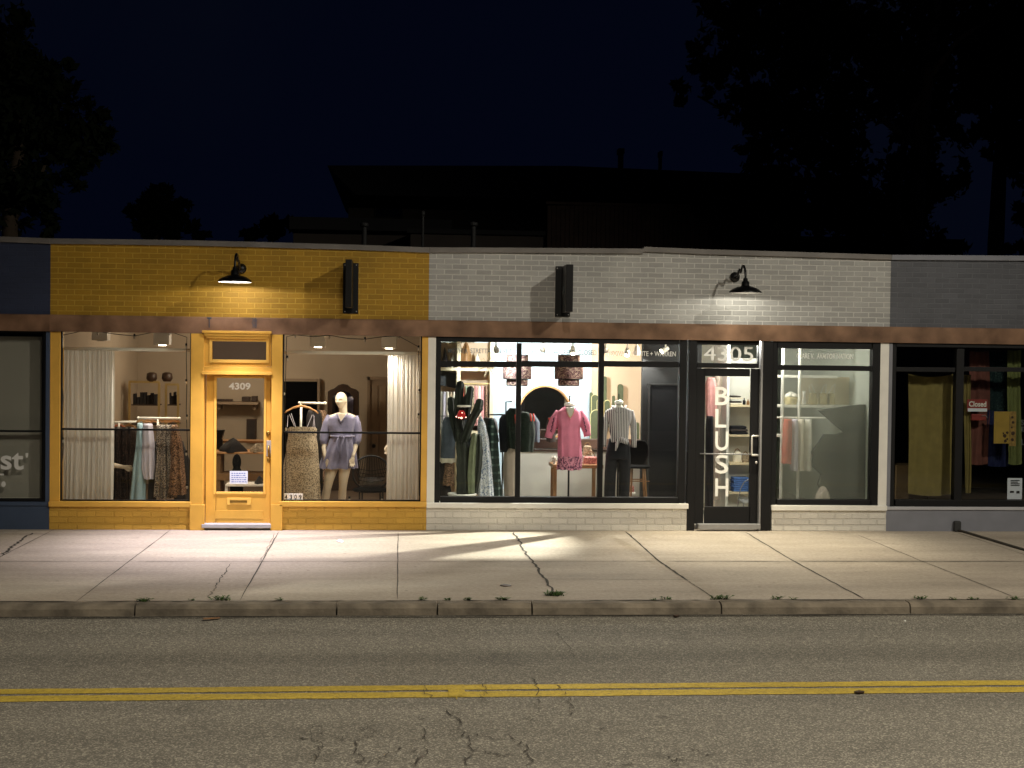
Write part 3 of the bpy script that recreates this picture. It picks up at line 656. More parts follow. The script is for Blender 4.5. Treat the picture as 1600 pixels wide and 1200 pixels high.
def blade_sign(label, pl, bl, mark):
    a = P((pl[0]+pl[2])/2, (pl[1]+pl[3])/2, 0)
    t = thing('blade_sign', label, 'sign', (a.x, 0, a.z), 'black blade signs on the parapet')
    m = MB(); m.pbox(*pl, -.014, -.002, 0); obj('mounting_plate', m, 'black', t, bev=.003)
    x0 = P(bl[0], bl[1], -.55).x; x1 = P(bl[2], bl[1], -.55).x; z1 = P(bl[0], bl[1], -.55).z; z0 = P(bl[0], bl[3], -.55).z
    m = MB(); m.box(x0, x1, -.55, -.07, z0, z1); bo = obj('sign_board', m, 'black', t, bev=.004)
    for z in (z0+.08, z1-.08): obj('bracket', MB().box((x0+x1)/2-.02, (x0+x1)/2+.02, -.07, -.014, z-.03, z+.03), 'black', t)
    for px in (pl[0]+3, pl[2]-3):
        for py in (pl[1]+3.2, pl[3]-3.2): q = P(px, py, 0); obj('bolt', MB().ball((q.x, -.016, q.z), (.009, .006, .009), 8, 5), 'alu', t)
    if mark:
        m = MB(); zc = (z0+z1)/2
        for (ya, yb, za, zb) in ((-.40, -.37, -.06, .06), (-.40, -.30, -.06, -.035), (-.27, -.24, -.06, .06), (-.27, -.17, .035, .06), (-.2, -.17, -.06, .05), (-.27, -.17, -.012, .012)):
            m.box(x0-.003, x0-.0005, ya, yb, zc+za, zc+zb)
        obj('emblem', m, 'lettering_grey', bo)
blade_sign('plain black blade sign sticking out from the yellow brick parapet', (536, 411, 560, 490), (540, 405, 550, 480), False)
blade_sign('black blade sign with small grey mark sticking out from the white brick parapet', (867.5, 416, 891, 495), (885, 413, 896, 487), True)

# ================================================================== PAVEMENT THINGS
a = G(1518, 838); b = G(1700, 889)
t = thing('drain_pipe', 'dark drain pipe running out of the grey wall across the pavement', 'pipe', (a.x, a.y, 0))
m = MB(); m.box(a.x-.05, a.x+.05, -.07, -.002, 0, .15); obj('outlet', m, 'chargrey', t, bev=.02)
m = MB(); m.tube([(a.x, -.05, .02), (a.x+.05, -.12, .012), (a.x+(b.x-a.x)*.5, b.y*.5, .012), (b.x, b.y, .012)], .019, 8, 1); obj('pipe', m, 'crack', t, smooth=True)
def weed(px, py, n, h, label):
    h *= .58
    p = G(px, py); m = MB()
    for k in range(n):
        an = rnd.uniform(0, 2*PI); l = rnd.uniform(.4, 1)*h; d = Vector((math.cos(an), math.sin(an)*.7, 0)); q = p+d*rnd.uniform(0, h*.35); q.x += rnd.gauss(0, h*.45)
        w = rnd.uniform(.006, .014); s = Vector((-d.y, d.x, 0))*w; mid = q+d*l*.5+Vector((0, 0, l*.45)); tip = q+d*l+Vector((0, 0, l*rnd.uniform(.1, .75)))
        m.quad(q-s*.3, q+s*.3, mid+s, mid-s); m.quad(mid-s, mid+s, tip+s*.2, tip-s*.2)
        if rnd.random() < .5: e = mid+Vector((rnd.uniform(-.02, .02), rnd.uniform(-.02, .02), .01)); m.quad(mid, e+s*1.2, e+d*.03, e-s*1.2)
    obj('weed', m, 'weed', None, label=label, cat='weed', group='weeds growing in the kerb seam', loc=p, recalc=False)
for px, py, n, h, lb in [(225, 940, 34, .10, 'green weed tuft at the kerb gap below the blue and yellow shops'), (345, 938, 40, .13, 'bushy weed tuft at the kerb below the yellow door'),
                         (660, 937.5, 10, .09, 'thin upright weed at the kerb below the yellow shop corner'), (700, 938, 14, .06, 'low weed patch first right of the yellow shop corner'), (733, 938, 16, .07, 'low weed patch on the kerb seam between two others'),
                         (786, 938, 36, .1, 'wide weed patch on the kerb seam left of the big crack'), (868, 931, 70, .14, 'largest green weed growing at the end of the wide pavement crack'), (1040, 937, 14, .1, 'small weed with one tall stem at the kerb below the black window'),
                         (1124, 936.5, 44, .12, 'leafy weed spilling over the kerb gap below the black door'), (1212, 936.5, 22, .1, 'spiky sparse weed at the kerb right of the black door'), (1240, 937, 9, .05, 'tiny weed sprout right of the sparse spiky weed'),
                         (1436, 936.5, 20, .1, 'pointed weed at the kerb right of the last kerb gap'), (1490, 937, 14, .06, 'low weed at the kerb below the tan hanging cloth'), (1520, 937, 14, .06, 'low weed at the kerb below the drain pipe'), (1585, 937, 18, .08, 'weed at the kerb close to the right edge of the photo'), (1020, 938, 8, .04, 'tiny sprout beside the small weed below the black window'),
                         (300, 938.5, 10, .05, 'small sprout between the two bushy weeds at left'), (438, 938.5, 12, .06, 'small sprout at the kerb right of the yellow door')]:
    weed(px, py, n, h, lb)
def scrap(name, pts, z, m, label, cat):
    q = [G(x, y, z) for x, y in pts]; ctr = sum(q, Vector())/len(q); i = MB()
    i.v = [tuple(v+Vector((0, 0, .004+rnd.uniform(0, .008)))) for v in q]+[tuple(v+Vector((0, 0, .001))) for v in q]; n = len(q)
    i.f = [tuple(range(n)), tuple(reversed(range(n, 2*n)))]+[(k, n+k, n+(k+1) % n, (k+1) % n) for k in range(n)]
    obj(name, i, m, None, label=label, cat=cat, loc=ctr)
scrap('paper_scrap', [(526, 846), (531, 843.5), (537, 846), (534, 848)], 0, 'paper', 'small crumpled white paper scrap on the pavement right of the yellow door', 'litter')
scrap('stick', [(317, 967), (343, 965), (344, 966.3), (318, 968.2)], -.10, 'tanwood', 'pale flat stick lying in the gutter below the yellow door', 'stick')
scrap('leaf', [(781, 915), (787, 913), (796, 914), (799, 916), (790, 917), (783, 916)], 0, 'darkwood', 'dead brown leaf on the pavement below the pink dress window', 'leaf')
scrap('leaf', [(1334, 1082), (1342, 1080), (1351, 1081), (1350, 1083), (1340, 1083.5)], -.14, 'darkwood', 'dark leaf lying on the yellow road line at right', 'leaf')
scrap('leaf', [(1052, 963), (1057, 961), (1062, 962), (1058, 964)], -.10, 'darkwood', 'small dark leaf in the gutter below the black window corner', 'leaf')
scrap('pebble', [(1412, 971), (1414, 970), (1416, 971), (1414, 972)], -.10, 'white', 'tiny white pebble on the road edge below the grey shop', 'pebble')
scrap('leaf', [(1205, 964), (1214, 962), (1226, 964), (1222, 965.5), (1210, 965)], -.146, 'tanwood', 'curled tan leaf in the gutter right of the black door', 'leaf')

# ================================================================== HOUSE, FENCE, TREES BEHIND (dark against the sky)
HY = 19.0
h = thing('house', 'dark two storey house with overhanging flat roof behind the shops', 'house', P(800, 600, HY))
h.location.z = -.3
def hb(px0, py0, px1, py1, y0, y1, ref=None): return MB().pbox(px0, py0, px1, py1, y0, y1, ref)
obj('wall', hb(543, 272, 1250, 640, HY, HY+9), 'housewall', h)
rp = MB(); X0, X1 = P(510, 262, HY-2).x, P(1262, 262, HY-2).x; Z = P(800, 262, HY-2).z
rp.prism([(X0, Z), (X0+.15, Z-.16), (X0+.75, Z-.75), (X1-.7, Z-.75), (X1, Z-.12), (X1, Z+.02), ((X0+X1)/2, Z+.14)], HY-1.6, HY+10)
ro = obj('roof', rp, 'houseroof', h)
for (cx_, w_, t_, bt) in ((971, 9, 232, 264), (1033, 4, 236, 264)):
    m = MB(); m.pbox(cx_-w_/2*.7, t_+6, cx_+w_/2*.7, bt, HY+2, HY+2.3, HY+2); m.pbox(cx_-w_/2, t_, cx_+w_/2, t_+8, HY+1.95, HY+2.35, HY+2); obj('roof_vent', m, 'houseroof', ro)
for (a, b, cc, d) in ((586, 283, 630, 341), (1004, 285, 1034, 322), (1038, 285, 1070, 322), (1078, 286, 1108, 322)):
    m = MB(); build_frame.__call__ if False else None
    m.pbox(a, b, a+2, d, HY-.06, HY-.002, HY); m.pbox(cc-2, b, cc, d, HY-.06, HY-.002, HY); m.pbox(a+2, b, cc-2, b+2, HY-.06, HY-.002, HY); m.pbox(a+2, d-2, cc-2, d, HY-.06, HY-.002, HY); m.pbox(a+2, (b+d)/2-.8, cc-2, (b+d)/2+.8, HY-.05, HY-.002, HY)
    w = obj('window', m, 'vent', h); obj('pane', MB().pbox(a+2, b+2, cc-2, d-2, HY-.02, HY-.001, HY), 'housewin', w)
obj('annex', hb(457, 343, 700, 640, HY-5, HY-.01), 'housewall', h); obj('annex_roof', hb(452, 341, 706, 360, HY-5.4, HY-.02), 'houseroof', h)
fe = thing('board_fence', 'dark brown board fence on the terrace in front of the dark house', 'fence', P(990, 600, 12)); fe.location.z = 2.9
m = MB()
for k in range(40): m.pbox(855+k*7, 321, 861.4+k*7, 430, 12, 12.03, 12)
obj('boards', m, 'fencewood', fe); obj('rail', MB().pbox(853, 318, 1137, 322, 11.97, 12.08, 12), 'fencewood', fe)
ap = thing('rear_building', 'low dark rear building roof behind the shop parapets', 'building', P(800, 600, 12)); ap.location.z = 0
obj('wall', MB().pbox(640, 372, 1500, 640, 12.2, 17, 12.2), 'housewall', ap); obj('roof', MB().pbox(636, 366, 1504, 373, 12.1, 17.1, 12.2), 'houseroof', ap)
def roof_vent(px, py0, py1, w, label):
    a = P(px, py0, 3.2); b = 3.09
    t = thing('roof_vent', label, 'roof vent', (a.x, 3.2, b))
    r = w/2/sc(3.2); obj('pipe', MB().lathe([(r, 0), (r, a.z-b-.08)], a.x, 3.2, b, 14), 'vent', t, smooth=False)
    obj('vent_cap', MB().lathe([(r*1.2, a.z-b-.08), (r*1.7, a.z-b-.06), (r*1.7, a.z-b-.02), (.01, a.z-b)], a.x, 3.2, b, 14), 'vent', t)
roof_vent(569.5, 347, 0, 8, 'short pale capped roof vent above the black sign'); roof_vent(661, 329, 0, 4, 'thin tall roof pipe above the yellow and white brick joint'); roof_vent(740, 346, 0, 8, 'squat capped roof vent above the white brick')
def crown(mb, blobs, n, leaf, seed):
    r = random.Random(seed)
    vol = [b[3]**2*(b[4] if len(b) > 4 else 1) for b in blobs]; tot = sum(vol)
    for b, v in zip(blobs, vol):
        ctr = P(b[0], b[1], b[2]); R0 = b[3]/sc(b[2]); sq = b[4] if len(b) > 4 else 1
        k = int(n*v/tot); cl = [Vector((r.gauss(0, .5), r.gauss(0, .5), r.gauss(0, .5)*sq)) for _ in range(max(6, k//45))]
        for i in range(k):
            q = cl[i % len(cl)]+Vector((r.gauss(0, .13), r.gauss(0, .13), r.gauss(0, .10)))
            if q.length > 1.25: q *= 1.2/q.length
            p = ctr+q*R0; s = leaf*r.uniform(.6, 1.5)
            a = Vector((r.gauss(0, 1), r.gauss(0, 1), r.gauss(0, 1))).normalized(); c_ = a.cross(Vector((r.gauss(0, 1), r.gauss(0, 1), r.gauss(0, 1)))).normalized()
            mb.quad(p-a*s, p-c_*s*.45, p+a*s, p+c_*s*.45)
def tree(name, label, trunk, blobs, n, leaf, seed, limbs=()):
    b = trunk[0]; q = P(*b[:2], b[2]); q.z = -.3
    t = thing(name, label, 'tree', q, 'dark trees behind the shops')
    m = MB(); pts = [q]+[P(*x[:3]) for x in trunk[1:]]; m.tube(pts, [x[3]/sc(x[2]) for x in trunk], 10)
    for L in limbs: m.tube([P(*x[:3]) for x in L], [x[3]/sc(x[2]) for x in L], 8)
    obj('trunk', m, 'bark', t, smooth=True)
    m = MB(); crown(m, blobs, n, leaf, seed); obj('crown', m, 'leafdark', t, recalc=False)
tree('broadleaf_tree', 'tall dark leafy tree at the left edge behind the blue shop', [(20, 560, 11, 14), (15, 350, 11, 12), (30, 230, 11, 9), (40, 150, 11, 5)],
     [(20, 90, 11, 50), (60, 130, 11, 55), (20, 200, 11, 80), (100, 200, 11.5, 62), (150, 210, 12, 38), (40, 290, 11, 62), (-40, 200, 11, 110), (60, 330, 11, 34), (-60, 60, 11, 90), (110, 250, 11, 40)], 15000, .11, 1,
     [[(15, 350, 11, 8), (60, 270, 11, 5), (110, 220, 11.5, 3)], [(15, 330, 11, 8), (-30, 240, 11, 5), (-50, 150, 11, 3)]])
tree('broadleaf_tree', 'small round dark tree low above the yellow parapet', [(246, 560, 25, 4), (245, 360, 25, 3), (245, 320, 25, 2)], [(245, 325, 25, 34), (228, 350, 25, 30), (270, 345, 25, 30), (246, 300, 25, 16)], 5000, .14, 2)
tree('shrub_tree', 'low dark shrub crown between the small tree and the house', [(420, 560, 25, 3), (425, 380, 25, 2), (430, 360, 25, 1.5)], [(395, 364, 25, 16, .5), (430, 356, 25, 18, .7), (455, 350, 25, 12, .7), (310, 368, 25, 14, .5)], 2500, .12, 3)
tree('broadleaf_tree', 'huge dark tree with slanting trunks filling the sky at right', [(1420, 560, 9, 18), (1430, 380, 9, 15), (1436, 230, 9, 13), (1452, 90, 9, 10), (1470, -40, 9, 6)],
     [(1150, 30, 9, 70), (1120, 100, 9, 50, .7), (1080, 140, 9, 34, .6), (1190, 150, 9.5, 60), (1240, 60, 9, 90), (1330, 60, 9, 110), (1180, 225, 9, 44, .6), (1280, 200, 9, 90), (1330, 300, 9.5, 90), (1250, 320, 10, 70), (1180, 290, 10, 44),
      (1420, 120, 10, 90), (1500, 30, 10, 100), (1560, 60, 10, 90), (1460, 200, 10, 70), (1400, 340, 10, 80), (1170, 10, 9, 50), (1560, 130, 10, 60, .7), (1680, 120, 10, 120), (1450, 300, 10.5, 60)], 34000, .10, 4,
     [[(1430, 400, 8.9, 8), (1400, 330, 8.9, 7), (1408, 250, 8.9, 6), (1440, 120, 8.9, 5)], [(1436, 230, 9, 7), (1370, 180, 9, 5), (1300, 90, 9, 3)], [(1452, 120, 9, 6), (1500, 60, 9, 4), (1560, 20, 9, 3)], [(1400, 330, 9, 6), (1300, 240, 9, 4), (1180, 200, 9, 2.5), (1090, 150, 9, 1.5)]])
tree('broadleaf_tree', 'dark tree with a thick bare trunk at the far right edge', [(1555, 560, 12, 15), (1556, 380, 12, 13), (1562, 260, 12, 11), (1575, 120, 12, 8)],
     [(1580, 200, 12, 50), (1640, 250, 12, 70), (1600, 340, 12, 26), (1540, 180, 12, 36), (1620, 80, 12, 80), (1660, 350, 12, 50), (1500, 390, 12, 20, .5), (1585, 385, 12, 24, .5)], 9000, .11, 5)

# ================================================================== INTERIOR LIGHTS (they shine through the windows in the photograph)
M['lampface'] = mat('lamp_face', c(255, 240, 220), .5, 0, 0, emit=(1, .84, .62, 1), es=28)
M['lampbox'] = mat('white_lamp_box', c(236, 226, 210), .6, 0, .02)
def box_light(px, py0, py1, lit, label, y=.48, w=23):
    a = P(px, py0, y); b = P(px, py1, y); s = w/2/sc(y)
    t = thing('ceiling_spot', label, 'ceiling light', (a.x, y, 2.78), 'white box ceiling lights in the yellow shop')
    obj('housing', MB().box(a.x-s, a.x+s, y-s, y+s, b.z, min(2.785, a.z+.02)), 'lampbox', t, bev=.004)
    obj('lens', MB().lathe([(.05, -.008), (.05, .0)], a.x, y, b.z-.001, 20), 'lampface' if lit else 'greylight', t)
    if lit: light('SPOT', 'ceiling_spot_light', (a.x, y, b.z-.03), 100, (1, .89, .75), (a.x, y+.02, 0), .05, 150, .8)
box_light(158, 519, 532, False, 'unlit white box ceiling light behind the left curtain')
box_light(254, 520, 539, True, 'lit white box ceiling light in the left yellow window')
box_light(497, 526, 542, True, 'lit white box ceiling light above the hanging dress')
box_light(608, 528, 544, True, 'lit white box ceiling light beside the right curtain')
light('POINT', 'shop_back_light', (-2.6, 3.4, 2.55), 80, (1, .82, .62), size=.2)

# ================================================================== SOFT GOODS
def garment(name, m, prof, y, label=None, cat='garment', group=None, parent=None, folds=6, amp=.10, df=.32, seed=0, n=56, wav=.15, topclosed=True, depth=None):
    """cloth hung over a body or hanger: prof = (left px, right px, y px) from top to hem, measured at depth y"""
    r = random.Random(seed); ph = [r.uniform(0, 6) for _ in range(4)]
    K = []; N = 26
    ys = [p[2] for p in prof]
    for k in range(N+1):
        u = k/N; yy = ys[0]+(ys[-1]-ys[0])*u
        for a, b in zip(prof[:-1], prof[1:]):
            if a[2]-1e-6 <= yy <= b[2]+1e-6:
                t_ = (yy-a[2])/(b[2]-a[2]+1e-9); t_ = t_*t_*(3-2*t_)*.5+t_*.5; l = a[0]+(b[0]-a[0])*t_; rr = a[1]+(b[1]-a[1])*t_; break
        L, R_ = P(l, yy, y), P(rr, yy, y); hw = (R_.x-L.x)/2; cx_ = (L.x+R_.x)/2; hd = depth if depth else max(.05, hw*df)
        ring = []
        for j in range(n):
            th = 2*PI*j/n; g_ = amp*(.12+.88*u**.8)
            q = 1+g_*(math.sin(folds*th+ph[0]+u*wav*3)*.6+math.sin((folds*2-1)*th+ph[1]-u*wav*4)*.3+math.sin(3*th+ph[2])*.15)
            ct, st = math.cos(th), math.sin(th)
            ring.append((cx_+hw*(abs(ct)**.75)*(1 if ct > 0 else -1)*(1+(q-1)*.35), y+hd*st*(q if u > .05 else 1), L.z+ .005*math.sin(folds*th+ph[3])*u))
        K.append(ring)
    mb = MB(); mb.rings(K, cap=False)
    if topclosed: mb.f.append(tuple(range(n)))
    o = obj(name, mb, m, parent, smooth=True, label=label, cat=cat if not parent else None, group=group, loc=P((prof[0][0]+prof[0][1])/2, prof[0][2], y))
    return o
def ptube(mb, pts, n=10, squash=1.0):
    """pts = (px, py, depth, radius px)"""
    return mb.tube([P(*p[:3]) for p in pts], [p[3]/sc(p[2]) for p in pts], n, squash)
def curtain(px0, px1, pt, pb, y, label, folds, seed):
    r = random.Random(seed); N = folds*12; a, b = P(px0, pt, y), P(px1, pb, y); zt, zb = a.z, b.z; K = []
    offs = [r.uniform(-.5, .5) for _ in range(9)]
    for k in range(15):
        u = k/14; row = []
        for j in range(N+1):
            s = j/N; w = s+.03*math.sin(s*9+offs[0])+.012*math.sin(u*3+s*20+offs[1])*u
            x = a.x+(b.x-a.x)*(s+(.012*math.sin(u*4+offs[2]))*u)
            amp_ = .010+.018*u**.5*(1+.4*math.sin(s*13+offs[3]))
            row.append((x, y+amp_*math.sin(2*PI*folds*w)+.012*math.sin(2*PI*folds*2.3*w+offs[4]), zt+(zb-zt)*u+.006*math.sin(2*PI*folds*w)*(k == 14)))
        K.append(row)
    mb = MB(); mb.rings(K, closed=False, cap=False)
    return obj('curtain', mb, 'curtain', None, smooth=True, label=label, cat='curtain', group='sheer curtains in the yellow shop windows', loc=(a.x, y, zt), recalc=False)
curtain(101, 177, 544, 781, .30, 'off white sheer curtain hanging in the left yellow shop window', 10, 1)
curtain(606, 657, 553, 782, .30, 'off white sheer curtain hanging in the right yellow shop window', 8, 2)
for (x0, y0, x1, y1, lb) in ((95, 544.5, 297, 547.5, 'white curtain rod across the left yellow shop window'), (443, 550.5, 658, 552.5, 'white curtain rod across the right yellow shop window')):
    m = MB(); ptube(m, [(x0, y0, .30, 2.6), (x1, y1, .30, 2.6)], 12); obj('curtain_rod', m, 'lampbox', None, smooth=True, label=lb, cat='curtain rod', loc=P(x0, y0, .30))
def string_lights(label, path, bulbs):
    t = thing('string_lights', label, 'string lights', P(path[0][0], path[0][1], .16), 'string lights around the yellow shop windows')
    m = MB(); ptube(m, [(x, y, .16, .55) for x, y in path], 6); obj('cord', m, 'black', t, smooth=True)
    for x, y in bulbs:
        p = P(x, y, .16); m = MB(); m.ball((p.x, .16, p.z-.012), (.016, .016, .024), 8, 6); b_ = obj('bulb', m, BULB, t, smooth=True)
        m = MB(); m.lathe([(.013, 0), (.013, .03)], p.x, .16, p.z+.008, 8); obj('socket', m, 'black', b_)
BULB = mat('clear_bulb', c(190, 180, 165), .08, 0, 0, spec=.9)
string_lights('string of small bulbs along the top and sides of the left yellow window', [(97, 782), (96, 740), (99, 700), (97, 660), (99, 620), (96, 580), (97, 524), (125, 518), (153, 518), (180, 522), (210, 525), (240, 519), (265, 518), (292, 527), (291, 560), (292, 597), (291, 640), (293, 700), (291, 780)],
              [(97, 524), (153, 520), (210, 526), (265, 520), (291, 541), (96, 577), (97, 632), (98, 688), (95, 742), (291, 597), (292, 652), (291, 708), (292, 760)])
string_lights('string of small bulbs along the top and sides of the right yellow window', [(446, 780), (447, 700), (445, 640), (447, 560), (448, 526), (461, 523), (490, 526), (515, 524), (545, 529), (570, 530), (600, 526), (623, 525), (654, 542), (655, 600), (654, 700), (655, 775)],
              [(461, 524), (515, 526), (570, 531), (623, 526), (654, 544), (449, 560), (444, 614), (447, 669), (655, 612), (654, 650), (546, 780), (597, 780)])

# ---- hangers
def hanger(px, py, y, w, label, group=None, m='wood', edge=False):
    a = P(px, py, y); s = w/2/sc(y); t = thing('hanger', label, 'hanger', a, group)
    mb = MB(); mb.tube([(a.x, y, a.z-.045), (a.x, y, a.z-.02), (a.x+.014, y, a.z+.0), (a.x, y, a.z+.018), (a.x-.012, y, a.z+.01)], .0025, 6); obj('hook', mb, 'chrome', t)
    d = (lambda u: (0, u)) if edge else (lambda u: (u, 0))
    mb = MB(); q = []
    for u, dz in ((-1, -.15), (-.85, -.12), (-.45, -.07), (0, -.045), (.45, -.07), (.85, -.12), (1, -.15)): dx, dy = d(u*s); q.append((a.x+dx, y+dy, a.z+dz*min(1, s/.22)-.0))
    mb.tube(q, [.009, .012, .015, .017, .015, .012, .009], 8, .6); obj('shoulder_bar', mb, m, t, smooth=True)
    return t
def rack(label, post, bar, y, m, base_w=40, rad=1.8, bot=800):
    t = thing('clothes_rack', label, 'clothes rack', P(post[0], bot, y))
    mb = MB(); ptube(mb, [(bar[0], bar[1], y, rad), (bar[2], bar[3], y, rad)], 10)
    for x, yy in ((bar[0], bar[1]), (bar[2], bar[3])): q = P(x, yy, y); mb.ball(q, rad*1.4/sc(y), 8, 6)
    obj('rail', mb, m, t, smooth=True)
    for px in post: mb = MB(); q = P(px, (bar[1]+bar[3])/2, y); mb.tube([(q.x, y, q.z), (q.x, y, .08)], rad*.95/sc(y), 10); obj('post', mb, m, t, smooth=True)
    mb = MB(); q0 = P(post[0], bot, y); w = base_w/2/sc(y); mb.box(q0.x-w, q0.x+w, y-.16, y+.16, .062, .085); obj('base', mb, m, t, bev=.004)
    return t
M['bluegrey'] = mat('pale_blue_cloth', c(160, 184, 190), .9, 0, .06, 12, .004, 50)
M['lilac'] = mat('pale_lilac_cloth', c(212, 204, 216), .9, 0, .05, 12, .004, 50)
M['floral'] = pattern('black_white_floral', 'floral', c(52, 44, 42), c(205, 190, 175), 60, thr=.5)
M['floralwarm'] = pattern('brown_floral', 'floral', c(60, 44, 36), c(176, 140, 112), 60, thr=.5)
M['sequin'] = pattern('dark_sequin_cloth', 'floral', c(20, 16, 15), c(84, 66, 56), 55, .4, thr=.58)
M['darkcloth'] = mat('dark_cloth', c(38, 34, 34), .9, 0, .3, 8, .01, 20)
M['rust'] = mat('rust_cloth', c(150, 84, 54), .85, 0, .15, 12)
rack('white metal T shaped clothes rack in the left yellow window', (247,), (216, 653, 280, 654), .62, 'lampbox')
rack('pale clothes rack half behind the left curtain', (186,), (160, 660, 216, 659), 1.3, 'lampbox')
HG = 'wooden hangers on the white rack in the left yellow window'
for k, px in enumerate((221, 231, 237, 251, 260, 268, 273)):
    hanger(px, 655, .62, 15, 'pale wooden hanger carrying clothes on the white T rack', HG)
M['dgrey'] = mat('charcoal_cloth', c(60, 54, 52), .9, 0, .2, 12, .004, 40)
garment('trousers', 'bluegrey', [(215, 222, 661), (213, 228, 690), (207, 228, 740), (203, 227, 783)], .60, 'long pale blue garment at the left end of the white rack', folds=5, seed=3, amp=.3, depth=.10)
garment('shirt', 'lilac', [(224, 238, 662), (223, 241, 690), (222, 242, 730), (226, 241, 748)], .56, 'pale lilac white shirt hanging beside the pale blue garment', folds=5, seed=4, amp=.3, depth=.10)
garment('garment', 'dgrey', [(234, 246, 690), (232, 247, 783)], .68, 'dark charcoal cloth behind the lilac shirt', folds=4, seed=14, amp=.3, depth=.08)
for k, (a, b, cc, d, hem) in enumerate(((246, 254, 241, 252, 776), (253, 262, 252, 264, 778), (262, 270, 262, 276, 777))):
    garment('dress', 'floral', [(a, b, 664), (a-1.5, b+1, 700), (a, b, 704), (cc, d, hem)], .58+.03*k, ['first', 'second', 'third'][k]+' black and white print dress from the left on the white rack', folds=5, amp=.35, seed=20+k, depth=.12, group='print dresses on the white rack')
garment('dress', 'floralwarm', [(269, 277, 664), (267, 284, 690), (268, 287, 720), (264, 291, 772)], .54, 'brown print dress with long sleeve at the right end of the white rack', folds=6, amp=.3, seed=31, depth=.14)
garment('coat', 'darkcloth', [(276, 286, 690), (276, 296, 720), (272, 297, 783)], .9, 'dark coat behind the brown print dress', folds=4, seed=33, depth=.12)
for k, (a, b, d_) in enumerate(((177, 192, 1.22), (188, 204, 1.3), (196, 214, 1.4))):
    garment('dress', 'sequin', [(a+4, b-3, 667), (a, b, 680), (a+1, b-1, 700), (a-1, b+1, 782)], d_, ['left', 'middle', 'right'][k]+' dark glittery dress on the rack beside the left curtain', folds=6, amp=.3, seed=40+k, depth=.16, group='dark dresses beside the left curtain')
hanger(186, 662, 1.3, 20, 'orange wooden hanger over the dark glittery dresses', m='rust'); hanger(202, 662, 1.35, 20, 'wooden hanger right of the orange one over the dark dresses')

# ---- mannequins
def fuse(mb, name, m, parent, voxel=.006, smooth_it=4, loc=None):
    """one continuous skin over overlapping closed volumes"""
    me = bpy.data.meshes.new('tmp'); o0 = origin(parent)
    me.from_pydata([tuple(Vector(v)-o0) for v in mb.v], [], mb.f); b = bmesh.new(); b.from_mesh(me); bmesh.ops.recalc_face_normals(b, faces=b.faces); b.to_mesh(me); b.free()
    o = bpy.data.objects.new('tmp', me); C.objects.link(o); r = o.modifiers.new('r', 'REMESH'); r.mode = 'VOXEL'; r.voxel_size = voxel
    s = o.modifiers.new('s', 'SMOOTH'); s.iterations = smooth_it; s.factor = .5
    dg = bpy.context.evaluated_depsgraph_get(); dg.update(); nm = bpy.data.meshes.new_from_object(o.evaluated_get(dg)); C.objects.unlink(o); bpy.data.objects.remove(o)
    nm.name = name; nm.materials.clear(); nm.materials.append(M[m]); nm.polygons.foreach_set('use_smooth', [True]*len(nm.polygons))
    q = bpy.data.objects.new(name, nm); C.objects.link(q); q.parent = parent; return q
def hand(mb, wrist, direction, y_side, size=.18):
    """palm, four unequal fingers and a thumb leaving the side of the palm"""
    d = Vector(direction).normalized(); s = Vector(y_side).normalized(); n_ = d.cross(s).normalized(); w = Vector(wrist)
    k0 = w+d*size*.5
    mb.tube([w-d*.01, w+d*size*.22, k0], [.021, .030, .027], 10, .55)
    mb.tube([k0-s*.024-d*.03, k0-s*.022], [.012, .010], 8); mb.tube([k0+s*.022-d*.03, k0+s*.02], [.012, .010], 8)
    for u, l in ((-.027, .36), (-.009, .42), (.009, .40), (.026, .31)):
        a = k0+s*u-d*.012; mb.tube([a, a+d*size*l*.5+s*u*.25+n_*.006, a+d*size*l*.85+s*u*.4+n_*.018, a+d*size*l+s*u*.4+n_*.026], [.0088, .0082, .0074, .006], 8)
    a = w+d*size*.16-s*.022; mb.tube([a, a+d*size*.18-s*.024+n_*.008, a+d*size*.36-s*.026+n_*.02], [.013, .011, .008], 8)
